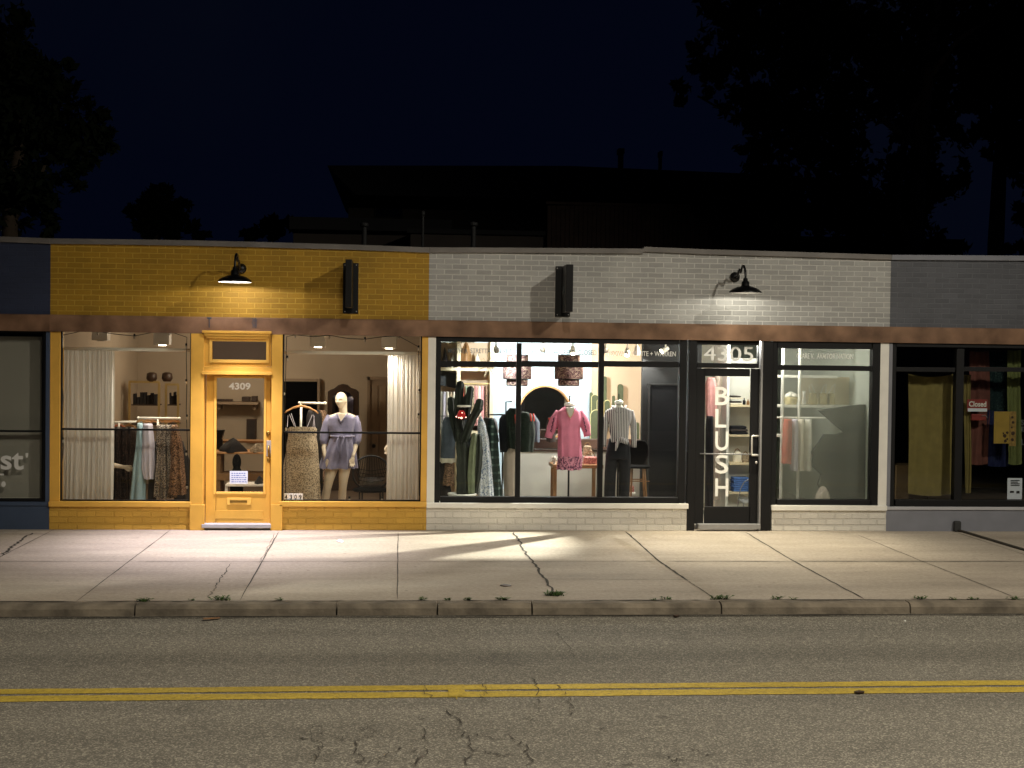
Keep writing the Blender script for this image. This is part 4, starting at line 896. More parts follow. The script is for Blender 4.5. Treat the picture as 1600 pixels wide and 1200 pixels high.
def head(mb, ctr, h, turn):
    """egg-shaped head with brow, eye sockets, nose, lips, chin and ears; turn in radians (0 faces the camera)"""
    n, m_ = 40, 36; R_ = []
    ca, sa = math.cos(turn), math.sin(turn)
    for k in range(m_+1):
        t = -PI/2+PI*k/m_; z = math.sin(t); q = max(math.cos(t), .02)
        hw = h*.325*(1+.10*z)*(1 if z > -.2 else 1-.50*(-z-.2)); ring = []
        for j in range(n):
            th = 2*PI*j/n; x = math.cos(th)*hw*q; f = -math.sin(th); yy = -f*h*.43*q*(1.0+.04*z)        # -y is the face
            if f > 0 and q > .1:
                fx = x/(h*.345); d = 0
                d += h*.12*math.exp(-(fx/.15)**2)*math.exp(-((z+.20)/.12)**2)+h*.06*math.exp(-(fx/.11)**2)*math.exp(-((z+.0)/.17)**2)   # nose
                for sgn in (-1, 1): d -= h*.085*math.exp(-((fx-sgn*.40)/.20)**2)*math.exp(-((z-.02)/.12)**2); d += h*.018*math.exp(-((fx-sgn*.40)/.13)**2)*math.exp(-((z-.0)/.05)**2)
                d += h*.022*math.exp(-(fx/.6)**2)*math.exp(-((z-.20)/.10)**2)                       # brow
                d += h*.028*math.exp(-(fx/.30)**2)*(math.exp(-((z+.46)/.05)**2)+math.exp(-((z+.60)/.05)**2))   # lips
                d += h*.045*math.exp(-(fx/.30)**2)*math.exp(-((z+.86)/.12)**2)                       # chin
                yy -= d
            ring.append((ctr[0]+x*ca-yy*sa*1.0, ctr[1]+x*sa+yy*ca, ctr[2]+z*h*.5))
        R_.append(ring)
    mb.rings(R_)
    for sgn in (-1, 1):
        x = sgn*h*.35; yy = h*.03; p = Vector((ctr[0]+x*ca-yy*sa, ctr[1]+x*sa+yy*ca, ctr[2]-.01)); mb.ball(p, (h*.035, h*.075, h*.12), 10, 8)
MY = .80
t = thing('mannequin', 'bald cream mannequin standing in the right yellow window in a lavender dress', 'mannequin', (P(530, 700, MY).x, MY, .10))
mb = MB(); hc = P(533, 625.5, MY+.0); head(mb, hc, .232, -.45)
nk = P(536.5, 646, MY+.02); mb.tube([(hc.x+.02, MY+.03, hc.z-.02), (hc.x+.03, MY+.03, hc.z-.10), nk, (nk.x, MY+.03, nk.z-.07)], [.062, .053, .058, .09], 18)
def body_ring(mb, lst, n=24, y=MY):
    mb.rings([[(P((l+r_)/2, py, y).x+(r_-l)/2/sc(y)*math.cos(2*PI*j/n), y+.02+d*math.sin(2*PI*j/n), P((l+r_)/2, py, y).z) for j in range(n)] for l, r_, py, d in lst])
body_ring(mb, [(527, 545, 645, .05), (514, 556, 649.5, .075), (514, 554, 656, .10), (517, 552, 668, .12), (521, 548, 682, .09), (517, 550, 694, .105), (513, 553, 708, .115), (514, 552, 720, .10), (518, 548, 727, .07)])
for pts in ([(516, 652, MY+.02, 5.2), (512, 668, MY+.03, 5.0), (508, 686, MY+.0, 4.2), (506, 700, MY-.05, 3.6), (508, 714, MY-.10, 2.6)], [(553, 652, MY+.02, 5.2), (556, 668, MY+.04, 5.0), (557, 684, MY+.02, 4.2), (555, 700, MY-.06, 3.6), (551.5, 713, MY-.12, 2.6)]): ptube(mb, pts, 14)
q = P(551.5, 713, MY-.12); hand(mb, q, (-.10, -.12, -1), (1, .5, 0)); q = P(508, 714, MY-.10); hand(mb, q, (.10, -.1, -1), (-1, .5, 0))
for pts in ([(523, 716, MY+.02, 10.5), (518.5, 732, MY+.01, 9.4), (514, 750, MY-.02, 7.4), (511.5, 762, MY-.02, 6.4), (509, 776, MY+.02, 6.4), (505.5, 794, MY+.05, 4.4), (503, 812, MY+.06, 3.4), (503, 820, MY+.04, 3.5)],
            [(540, 716, MY+.02, 10.5), (538.5, 732, MY+.01, 9.4), (536.5, 750, MY-.02, 7.2), (535.5, 762, MY-.02, 6.2), (534.5, 776, MY+.02, 6.3), (534, 794, MY+.05, 4.3), (534, 812, MY+.06, 3.3), (534, 820, MY+.04, 3.5)]): ptube(mb, pts, 18)
for px in (502, 534):
    q = P(px, 820, MY+.05); mb.tube([(q.x, MY+.09, .135), (q.x, MY+.02, .15), (q.x, MY-.07, .135), (q.x-.005, MY-.14, .122)], [.033, .036, .036, .024], 12, .8)
fuse(mb, 'body', 'skin', t, .0065)
M['lavender'] = mat('lavender_cotton', c(124, 119, 144), .9, 0, .10, 18, .006, 45, sheen=.2)
dg_ = garment('dress_top', 'lavender', [(524, 549, 647.5), (512.5, 557, 653), (511.5, 556, 664), (515, 553, 676), (518, 551, 681)], MY+.02, parent=t, folds=7, amp=.10, seed=8, depth=.145, topclosed=False)
garment('dress_skirt', 'lavender', [(518, 551, 680), (514, 554, 692), (507, 556, 708), (502.5, 557.5, 722), (500, 558, 731)], MY+.01, parent=t, folds=11, amp=.42, seed=9, depth=.17, topclosed=False)
m = MB(); ptube(m, [(516, 650, MY+.02, 5.8), (511, 662, MY+.03, 6.8), (507.5, 676, MY+.02, 7.2), (506, 688, MY-.01, 6.6), (506, 694.5, MY-.03, 4.6)], 16); obj('sleeve', m, 'lavender', t, smooth=True)
m = MB(); ptube(m, [(554, 651, MY+.02, 5.8), (557, 662, MY+.03, 6.8), (558.5, 676, MY+.02, 7.4), (557.5, 688, MY-.01, 6.8), (556, 694.5, MY-.04, 4.6)], 16); obj('sleeve', m, 'lavender', t, smooth=True)
m = MB(); q = P(533, 655, MY-.14)                      # open neckline shows the shell below
m.prism([(P(528, 645, MY).x, P(528, 645, MY).z), (P(532.5, 660, MY).x, P(532.5, 660, MY).z), (P(541.5, 646, MY).x, P(541.5, 646, MY).z)], MY-.145, MY-.10); obj('neckline', m, 'skin', t, bev=.004)
m = MB()
for pts in ([(526, 646, 0), (529, 653, 0), (532.5, 661, 0)], [(543.5, 646.5, 0), (539, 652, 0), (532.5, 661, 0)]): m.tube([P(x, y, MY-.15) for x, y, _ in pts], .012, 8)
obj('collar', m, 'lavender', t, smooth=True)
m = MB(); ptube(m, [(516.5, 681, MY-.06, 1.6), (522, 682, MY-.15, 1.6), (534, 682.5, MY-.17, 1.6), (546, 682, MY-.15, 1.6), (553, 681, MY-.06, 1.6)], 8)
ptube(m, [(529, 683, MY-.18, .8), (526, 690, MY-.19, .8), (528, 700, MY-.19, .8), (531, 712, MY-.2, .8)], 6); ptube(m, [(529, 683, MY-.18, .8), (534, 680, MY-.2, .9), (538, 684, MY-.2, .9), (533, 696, MY-.19, .8), (531.5, 716, MY-.2, 1)], 6)
obj('tie_belt', m, 'lavender', t, smooth=True)
# mannequins hidden by the curtains: one forearm pokes out of each
for lb, pts, hd, hp in (('cream mannequin behind the left curtain with one forearm reaching out right', [(150, 668, .9, 6), (152, 700, .9, 5.4), (160, 722, .85, 4.8), (178, 727, .8, 4.0), (192, 729.5, .75, 3.0)], (1, -.05, -.10), (0, -.3, 1)),
                    ('cream mannequin behind the right curtain with one hand showing at its left', [(622, 660, .9, 6), (616, 676, .9, 5.4), (611, 688, .85, 4.2), (607, 694, .8, 3.2)], (-.15, -.1, -1), (1, .3, 0))):
    tx = pts[0][0]+(-12 if pts[0][0] < 300 else 14); t = thing('mannequin', lb, 'mannequin', (P(tx, 700, .9).x, .9, .10)); mb = MB()
    hc = P(tx, 627, .92); head(mb, hc, .23, .2); mb.tube([(hc.x, .94, hc.z-.02), (hc.x, .94, hc.z-.2)], [.055, .07], 14)
    body_ring(mb, [(tx-9, tx+9, 647, .05), (tx-20, tx+20, 651, .075), (tx-19, tx+19, 658, .10), (tx-13, tx+13, 684, .09), (tx-19, tx+19, 710, .115), (tx-17, tx+17, 724, .1)], y=.9)
    ptube(mb, pts, 14); hand(mb, P(*pts[-1][:3]), hd, hp)
    o2 = -1 if pts[0][0] > tx else 1; ptube(mb, [(tx+18*o2, 656, .92, 6), (tx+21*o2, 684, .93, 4.4), (tx+20*o2, 712, .88, 2.8)], 12)
    for s_ in (-9, 9): ptube(mb, [(tx+s_, 716, .92, 10), (tx+s_, 760, .9, 6.4), (tx+s_, 812, .94, 3.5)], 14)
    fuse(mb, 'body', 'skin', t, .0075)
    garment('dress', 'darkcloth' if pts[0][0] < 300 else 'lilac', [(tx-16, tx+16, 652), (tx-17, tx+17, 664), (tx-15, tx+15, 682), (tx-24, tx+24, 735)], .92, parent=t, folds=8, amp=.15, depth=.15, seed=77)

# ---- hanging beaded dress in the right window
rack('white display stand with short rail behind the beaded dress', (470.5,), (468, 629.5, 508, 630), .78, 'lampbox', 36)
hanger(471, 629, .70, 52, 'large orange wooden hanger carrying the beaded dress', m='wood')
M['beaded'] = pattern('beaded_cloth', 'floral', c(92, 78, 62), c(196, 176, 148), 75, .5, thr=.48)
t = thing('dress', 'long beige beaded dress with thin straps on a wooden hanger', 'dress', P(471, 668, .66))
garment('bodice', 'beaded', [(452, 493, 667), (449.5, 495.5, 671), (450.5, 495, 680)], .66, parent=t, folds=9, amp=.06, depth=.07, seed=50, topclosed=False)
garment('skirt', 'beaded', [(450, 494, 680), (447, 497, 700), (441, 499, 740), (438, 501, 790)], .67, parent=t, folds=5, amp=.10, depth=.13, seed=51, topclosed=False)
m = MB()
for pts in ([(450, 649), (449, 667)], [(452, 647), (460, 666)], [(455, 646), (462, 667)], [(490, 648), (492, 668)], [(488, 648), (480, 667)], [(491, 650), (489, 668)]): ptube(m, [(x, y, .62, .5) for x, y in pts], 6)
obj('straps', m, 'lilac', t)
for k, (a, b, d_, mm, lb) in enumerate(((488, 503, 1.3, 'darkcloth', 'black jacket on the rack behind the beaded dress'), (497, 512, 1.5, 'floralwarm', 'patterned brown jacket right of the black jacket'), (479, 492, 1.4, 'dgrey', 'charcoal coat behind the orange hanger'))):
    garment('jacket', mm, [(a+3, b-4, 641), (a, b, 650), (a, b, 700), (a-2, b+2, 775)], d_, lb, folds=4, amp=.2, seed=60+k, depth=.14)
# ---- woven round chair, wardrobe, back of shop 4309
t = thing('armchair', 'black round-backed wicker chair right of the lavender mannequin', 'chair', P(580, 790, 1.5)); t.location.z = .06
m = MB(); R1 = [(580+29*math.cos(a_)*1.0, 739+27*math.sin(a_), 1.5-.05*math.sin(a_), 1.6) for a_ in [2*PI*k/28 for k in range(29)]]; ptube(m, R1, 8); obj('ring_frame', m, 'black', t, smooth=True)
m = MB()
for k in range(-9, 10): ptube(m, [(580+k*2.9, 739-26*math.sqrt(max(0, 1-(k/10)**2)), 1.5, .6), (580+k*2.2, 745, 1.62, .6), (580+k*1.7, 764, 1.5, .6)], 5)
for k in range(4): ptube(m, [(556+k, 732+k*6, 1.55, .5), (580, 736+k*6, 1.66, .5), (604-k, 732+k*6, 1.55, .5)], 5)
obj('woven_back', m, 'black', t)
q = P(580, 765, 1.35); m = MB(); m.lathe([(.01, -.02), (.25, -.02), (.27, 0), (.25, .02), (.01, .03)], q.x, 1.32, q.z, 26); obj('seat', m, 'blackmatte', t, smooth=True)
for px, yy in ((562, 1.1), (598, 1.1), (566, 1.6), (594, 1.6)): m = MB(); a = P(px, 770, yy); m.tube([(a.x, yy, q.z), (a.x*1.0, yy, .062)], .012, 8); obj('leg', m, 'black', t)
t = thing('wardrobe_mirror', 'dark arched wooden wardrobe mirror behind the mannequin head', 'mirror', P(535, 700, 4.6)); t.location.z = .06
def PX(px, py, y): v = P(px, py, y); return (v.x, v.z)
zf = .062
arch = [(512, 612), (516, 609), (522, 607), (528, 602), (535, 600), (542, 602), (548, 607), (555, 609), (560, 613)]
m = MB(); m.prism([(PX(510, 700, 4.6)[0], zf)]+[(PX(562, 700, 4.6)[0], zf)]+[PX(x, y, 4.6) for x, y in reversed(arch)], 4.6, 4.9); obj('carcass', m, 'darkwood', t, bev=.01)
m = MB(); m.prism([PX(x, y, 4.58) for x, y in ((519, 690), (552, 690), (552, 622), (546, 614), (535, 609), (525, 614), (519, 622))], 4.58, 4.597); obj('mirror_glass', m, mat('mirror', c(200, 200, 200), .04, 1, 0), t)
M['doorpanel'] = mat('beige_door_paint', c(150, 130, 108), .6, 0, .05, 4)
t = thing('panel_door', 'beige panelled door at the back of the yellow shop with dark knob', 'door', P(592, 700, 5.5)); t.location.z = .06
m = MB(); m.pbox(577, 594, 606, 780, 5.54, 5.595, 5.54); obj('door_leaf', m, 'doorpanel', t)
m = MB()
for a, b, cc, d in ((581, 602, 590, 650), (593, 602, 603, 650), (581, 660, 590, 720), (593, 660, 603, 720)): m.pbox(a, b, cc, d, 5.52, 5.539, 5.52)
obj('door_panel', m, 'doorpanel', t, bev=.006)
m = MB(); build_frame2 = [(573, 589, 577, 780), (606, 589, 610, 780), (573, 589, 610, 594)]
for b_ in build_frame2: m.pbox(*b_, 5.5, 5.596, 5.5)
obj('door_frame', m, 'doorpanel', t)
m = MB(); q = P(584, 697, 5.45); m.ball(q, .035, 12, 8); obj('knob', m, 'black', t, smooth=True)
t = thing('doorway_drape', 'dark drape filling the back doorway left of the wardrobe mirror', 'drape', P(470, 700, 5.5)); t.location.z = .06
m = MB(); m.pbox(440, 596, 495, 780, 5.50, 5.59, 5.5); obj('drape', m, 'blackmatte', t); m = MB(); m.pbox(495, 592, 499, 780, 5.46, 5.597, 5.46); m.pbox(436, 592, 495, 596, 5.46, 5.597, 5.46); obj('door_frame', m, 'doorpanel', t)
# left part of the shop: pictures, gilt racks, plants
for (a, b, lb) in ((176, 183, 'narrow framed picture partly behind the left curtain'), (186, 194, 'narrow framed picture beside the tall gilt rack')):
    t = thing('framed_picture', lb, 'picture', P((a+b)/2, 620, 5.55)); m = MB(); m.pbox(a, 601, b, 641, 5.55, 5.59, 5.55); obj('frame', m, 'darkwood', t, bev=.003)
    m = MB(); m.pbox(a+1.2, 603, b-1.2, 639, 5.54, 5.549, 5.54); obj('print', m, 'floralwarm', t)
M['gilt'] = mat('gilt_metal', c(190, 165, 110), .35, .6, .1, 10)
def gilt_rack(a, b, top, y, lb):
    t = thing('gilt_shelf_rack', lb, 'shelf rack', P((a+b)/2, 790, y)); t.location.z = .06
    for x in (a, b): m = MB(); q = P(x, 640, y); m.box(q.x-.018, q.x+.018, y, y+.03, .062, P(x, top, y).z); obj('post', m, 'gilt', t)
    m = MB(); m.pbox(a-1, top-2, b+1, top+1.5, y-.002, y+.034, y); obj('top_rail', m, 'gilt', t)
    for z in (632, 662, 700): m = MB(); m.pbox(a+2, z, b-2, z+2, y+.05, y+.4, y); obj('shelf', m, 'darkwood', t)
    m = MB()
    for k in range(7): px = a+4+k*(b-a-8)/7; m.pbox(px, rnd.uniform(612, 622), px+(b-a)/11, 632, y+.1, y+.2, y)
    obj('shelf_goods', m, 'darkcloth', t)
gilt_rack(202, 248, 597, 4.2, 'tall gilt shelf rack left of the two at the back of the yellow shop'); gilt_rack(259, 278, 601, 4.6, 'narrow gilt shelf rack right of the wide one')
for px, lb in ((238, 'dark basket on top of the wide gilt rack'), (262, 'dark plant pot on top of the narrow gilt rack')):
    m = MB(); q = P(px, 596, 4.3); m.lathe([(.06, 0), (.09, .05), (.08, .13), (.04, .15)], q.x, 4.25, q.z, 14); obj('basket', m, 'darkwood', None, smooth=True, label=lb, cat='basket', loc=(q.x, 4.25, q.z))
# behind the yellow door
t = thing('wall_shelf', 'long shelf on the back wall seen through the yellow door glass', 'shelf', P(370, 628, 5.2)); m = MB(); m.pbox(330, 628, 403, 632, 5.2, 5.59, 5.2); obj('board', m, 'doorpanel', t); m = MB(); m.pbox(340, 632, 344, 640, 5.3, 5.59, 5.3); m.pbox(395, 632, 399, 640, 5.3, 5.59, 5.3); obj('bracket', m, 'doorpanel', t)
for a, b, tt, lb in ((377, 390, 620, 'dark box on the shelf seen through the yellow door'), (392, 401, 619, 'small dark box right of the wider one on the door shelf'), (338, 362, 624, 'flat dark tray at the left of the door shelf')):
    m = MB(); m.pbox(a, tt, b, 627.7, 5.3, 5.45, 5.25); obj('box', m, 'darkwood', None, bev=.01, label=lb, cat='box', loc=P((a+b)/2, 627, 5.3))
t = thing('counter', 'wooden shop counter with shelves seen through the yellow door', 'counter', P(372, 780, 2.4)); t.location.z = .06
m = MB(); m.pbox(325, 706.5, 425, 709.5, 2.4, 3.0, 2.4); obj('top', m, 'wood', t, bev=.004)
m = MB(); m.pbox(325, 740, 425, 751, 2.42, 2.9, 2.42); obj('shelf', m, 'tanwood', t, bev=.004)
for x in (338, 421): m = MB(); a = P(x, 740, 2.45); m.box(a.x-.06, a.x+.06, 2.44, 2.9, .062, P(x, 709, 2.4).z-.002); obj('leg', m, 'tanwood', t)
m = MB(); m.pbox(325, 689, 425, 692, 3.1, 3.5, 3.1); obj('back_shelf', m, 'tanwood', t)
def heap(name, m, px0, px1, pt, pb, y, label, cat='clothes pile', seed=1, yd=.15, n=3):
    r = random.Random(seed); mb = MB(); a, b = P(px0, pb, y), P(px1, pt, y); W_ = (b.x-a.x)/2; Hh = b.z-a.z; cx_ = (a.x+b.x)/2
    R_ = []
    for k in range(11):
        u = k/10; q = math.cos(u*PI/2)**.45 if u < 1 else .04
        R_.append([(cx_+W_*q*math.cos(t_)*(1+.12*math.sin(3*t_+seed+u*4)), y+yd*q*math.sin(t_)*(1+.15*math.sin(4*t_+seed)), a.z+Hh*u*(1+.22*math.sin(2*t_+seed*2))+.002) for t_ in [2*PI*j/28 for j in range(28)]])
    mb.rings(R_); return obj(name, mb, m, None, smooth=True, label=label, cat=cat, loc=(cx_, y, a.z))
heap('clothes_pile', 'darkcloth', 343, 386, 688, 706.3, 2.6, 'dark heap of clothes on the counter behind the yellow door', seed=2, yd=.2)
heap('scarf', 'beaded', 391, 414, 695, 706.3, 2.55, 'cream patterned scarf on the counter beside the dark heap', 'scarf', seed=3)
t = thing('card_reader', 'black till on the counter behind the yellow door', 'till', P(342, 690, 2.9)); m = MB(); a = PX(335, 672, 2.9); b = PX(350, 672, 2.9); cc = PX(346, 686, 2.9); d = PX(338, 686, 2.9); m.prism([a, b, cc, d], 2.9, 3.05); obj('screen', m, 'black', t, bev=.005); m = MB(); m.pbox(338, 686, 347, 706, 2.95, 3.05, 2.95); obj('stand', m, 'black', t)
t = thing('framed_picture', 'dark framed picture on the back wall seen through the yellow door', 'picture', P(392, 672, 5.5)); m = MB(); m.pbox(385, 655, 400, 688, 5.5, 5.59, 5.5); obj('frame', m, 'darkwood', t); m = MB(); m.pbox(387, 657, 398, 686, 5.49, 5.499, 5.49); obj('print', m, 'dgrey', t)
t = thing('bust_form', 'black head-shaped display form behind the paper notice', 'display form', P(370, 745, 1.8)); m = MB(); q = P(370, 722, 1.8); m.ball((q.x, 1.8, q.z), (.065, .08, .12), 14, 10); m.tube([(q.x, 1.8, q.z-.08), (q.x, 1.8, q.z-.2)], [.05, .1], 12); m.tube([(q.x, 1.8, q.z-.19), (q.x, 1.8, .062)], [.1, .09], 12); obj('form', m, 'blackmatte', t, smooth=True)
t = thing('side_table', 'small white table frame low behind the yellow door glass', 'table', P(385, 790, 1.4)); t.location.z = .06
m = MB(); m.pbox(352, 757, 418, 760, 1.4, 1.8, 1.4); obj('top', m, 'lampbox', t)
for x in (353.5, 416): m = MB(); a = P(x, 770, 1.42); m.box(a.x-.018, a.x+.018, 1.42, 1.46, .062, P(x, 760, 1.4).z-.002); obj('leg', m, 'lampbox', t)
heap('bag', 'darkcloth', 398, 412, 746, 756.8, 1.6, 'small dark bag on the white table behind the door', 'bag', seed=9)

# ================================================================== WHITE SHOP INTERIOR
# the ground below the wide window: an added spot without a fixture throws light over the pavement
def spot_head(px, py, y, aim, power, label, col=(1, .95, .88), ang=95, on=True):
    a = P(px, py, y); t = thing('track_spot', label, 'track light', (a.x, y, 2.79), 'white track spots on the white shop ceiling')
    m = MB(); m.tube([(a.x, y, 2.788), (a.x, y, a.z+.03)], .012, 8); obj('stem', m, 'lampbox', t)
    d = (Vector(aim)-a).normalized(); m = MB(); m.tube([a-d*.05, a+d*.02, a+d*.075], [.028, .042, .045], 16); obj('lamp_head', m, 'lampbox', t, smooth=True)
    m = MB(); m.tube([a+d*.0755, a+d*.078], [.036, .036], 14); obj('lens', m, 'lampface', t)
    if on: light('SPOT', 'track_spot_light', a+d*.10, power, col, aim, .025, ang, .4)
m = MB(); a = P(770, 541, 1.9); b = P(1070, 541, 1.9); m.box(a.x, b.x, 1.88, 1.92, 2.76, 2.79)
M['trackwhite'] = mat('white_track', c(220, 218, 210), .5, 0, 0)
obj('light_track', m, 'trackwhite', None, label='white ceiling light track running across the white shop', cat='light track', loc=(a.x, 1.9, 2.78))
spot_head(775, 545, 1.9, P(800, 640, 4.4), 170, 'leftmost white track spot near the shelf unit', (.90, .97, 1))
spot_head(848, 545, 3.3, P(850, 600, 5.5), 300, 'white track spot aimed at the blue wall above the round mirror', (.90, .97, 1), 120)
spot_head(895, 546, 1.9, P(895, 700, 1.0), 230, 'white track spot shining on the pink dress', (1, .93, .86))
spot_head(946, 546, 1.9, P(960, 600, 5.5), 240, 'white track spot aimed at the cactus wall', (1, .86, .68))
spot_head(980, 549, 1.9, P(966, 690, .9), 120, 'white track spot shining on the striped shirt', (1, .95, .9))
spot_head(995, 546, 1.9, P(1000, 760, 3.5), 60, 'white track spot right of the striped shirt spot', (1, .95, .9))
spot_head(1040, 546, 1.9, P(740, 700, .9), 260, 'rightmost white track spot with a ring rim', (1, .95, .85))
light('SPOT', 'added_spill_spot', (3.30, .62, 2.66), 2700, (1, .95, .84), (.35, -1.5, 0), .02, 52, .7)  # bare spot added near the glass to throw the pavement patch
light('POINT', 'door_back_light', (P(1140, 600, 1.0).x, 1.0, 2.6), 70, (1, .96, .9), size=.08)
light('POINT', 'window_back_light', (5.55, 1.0, 2.40), 15, (1, .97, .87), size=.1)

# walls of the white shop: pale blue wall, sand wall with wooden cacti, charcoal partition, shelving bay
def wallpart(name, px0, py0, px1, py1, y0, y1, m, ztop=None, zbot=None):
    a = P(px0, (py0+py1)/2, y0).x; b = P(px1, (py0+py1)/2, y0).x
    return obj(name, MB().box(a, b, y0, y1, .062 if zbot is None else zbot, 2.788 if ztop is None else ztop), m, wht)
M['paleblue'] = mat('pale_blue_wall', c(196, 208, 216), .8, 0, .02, 2); M['sand'] = mat('sand_wall', c(206, 178, 150), .8, 0, .05, 1.5)
wallpart('partition', 740, 540, 925, 780, 5.0, 5.12, 'paleblue'); wallpart('partition', 925, 540, 1003, 780, 4.7, 4.82, 'sand')
wallpart('partition', 1003, 540, 1095, 780, 2.2, 2.32, 'chargrey')
obj('partition', MB().box(P(1134, 640, 1.5).x, P(1134, 640, 1.5).x+.04, 1.45, 5.5, .062, 2.788), 'white', wht)
t = thing('dark_panel', 'tall black cloth-covered panel against the charcoal partition', 'panel', P(1037, 700, 2.15)); t.location.z = .06
m = MB(); m.pbox(1014.5, 602, 1059, 782, 2.12, 2.19, 2.12); obj('panel_face', m, mat('navy_cloth', c(8, 9, 14), .9, 0, .2, 6), t); m = MB(); m.pbox(1012, 600, 1014.5, 782, 2.10, 2.195, 2.12); m.pbox(1059, 600, 1061, 782, 2.10, 2.195, 2.12); m.pbox(1014.5, 599.5, 1059, 602, 2.10, 2.195, 2.12); obj('panel_frame', m, 'chargrey', t)
# pendant drums
M['shadecloth'] = pattern('marbled_drum_cloth', 'marble', c(66, 50, 42), c(168, 150, 128), 13, .7, c3=c(112, 82, 84))
def pendant(px, y, label):
    a = P(px, 592, y); t = thing('pendant_lamp', label, 'pendant lamp', (a.x, y, 2.788), 'patterned tiered pendant lamps in the white shop')
    for (hw, p0, p1) in ((17.5, 555, 565), (22.5, 566, 592), (17, 592.5, 602.5)):
        z1, z0 = P(px, p0, y).z, P(px, p1, y).z; r = hw/sc(y)
        m = MB(); m.lathe([(r*.94, z0+.0), (r, z0+.015), (r, z1-.015), (r*.94, z1)], a.x, y, 0, 36, cap=False); sh = obj('lamp_shade', m, 'shadecloth', t, smooth=True)
        for z in (z0, z1): m = MB(); m.tube([(a.x+r*.97*math.cos(k*PI/18), y+r*.97*math.sin(k*PI/18), z) for k in range(37)], .006, 6); obj('hoop', m, 'black', sh)
    m = MB(); m.tube([(a.x, y, P(px, 558, y).z), (a.x, y, 2.786)], .005, 6); obj('cord', m, 'black', t)
    m = MB(); m.ball((a.x, y, P(px, 578, y).z), .04, 10, 8); obj('bulb', m, BULB, t, smooth=True)
pendant(808, 2.6, 'patterned tiered drum pendant lamp behind the first window mullion'); pendant(888.5, 2.6, 'patterned tiered drum pendant lamp above the pink dress')
# round mirror on the blue wall
t = thing('round_mirror', 'large round mirror with thin wooden rim behind the pink dress', 'mirror', P(851, 645, 4.9))
q = P(851, 645, 4.93); R0 = 42/sc(4.93)
m = MB(); m.rings([[(q.x+r*math.cos(2*PI*j/56), yy+.24*r*math.cos(2*PI*j/56), q.z+r*math.sin(2*PI*j/56)) for j in range(56)] for r, yy in ((R0*.97, 4.88), (R0*.97, 4.85), (R0*1.03, 4.85), (R0*1.03, 4.92))], cap=False); obj('rim', m, 'wood', t)
m = MB(); m.rings([[(q.x+r*math.cos(2*PI*j/56), yy+.24*r*math.cos(2*PI*j/56), q.z+r*math.sin(2*PI*j/56)) for j in range(56)] for r, yy in ((R0*.97, 4.89), (R0*.97, 4.905))]); obj('mirror_glass', m, mat('mirror_silver', c(210, 212, 216), .02, 1, 0), t)
# counter
t = thing('counter', 'long pale counter with brown top band behind the pink dress', 'counter', P(880, 780, 3.2)); t.location.z = .06
M['browntop'] = mat('brown_counter_band', c(96, 72, 62), .6, 0, .1, 4)
M['palecounter'] = mat('pale_counter_front', c(198, 192, 180), .6, 0, .04, 3)
m = MB(); m.pbox(792, 705.5, 1003, 790, 3.2, 3.8, 3.2); obj('front', m, 'palecounter', t); m = MB(); m.pbox(792, 687, 1003, 703.5, 3.5, 3.8, 3.5); obj('back_band', m, 'browntop', t); m = MB(); m.pbox(790, 702.6, 1004, 705.4, 3.17, 3.82, 3.17); obj('top', m, 'darkwood', t, bev=.003)
# wooden cacti
M['cactusgreen'] = mat('olive_paint', c(88, 92, 66), .8, 0, .15, 20); M['cactusrim'] = mat('cream_edge', c(226, 208, 150), .6, 0, .05)
t = thing('cactus_mural', 'row of tall olive green cactus cutouts with cream edges on the sand coloured wall', 'wall decoration', P(960, 700, 4.6)); t.location.z = .9
def cutout(px, w, top, bot, y, rim):
    def sh(g_): return [(px-w/2-g_, bot)]+[(px+(w/2+g_)*math.cos(a_), top+w/2-(w/2+g_)*math.sin(a_)) for a_ in [PI-k*PI/10 for k in range(11)]]+[(px+w/2+g_, bot)]
    m = MB(); m.prism([PX(x, yy, y) for x, yy in sh(0)], y, y+.03); o = obj('cactus_shape', m, 'cactusgreen', t)
    if rim: m = MB(); m.prism([PX(x, yy, y+.035) for x, yy in sh(1.1)], y+.032, y+.055); obj('edge', m, 'cactusrim', o)
for args in ((924, 5, 613, 700, 4.62, False), (930, 10, 617, 690, 4.58, True), (938, 9, 624, 690, 4.54, True), (932, 17, 641, 702, 4.46, True), (945.5, 5.2, 588, 668, 4.62, False), (949, 8, 626, 668, 4.55, True), (969.5, 8.5, 600, 668, 4.62, False), (959, 4.5, 618, 668, 4.6, False), (996, 5.5, 660, 695, 4.6, False)): cutout(*args)

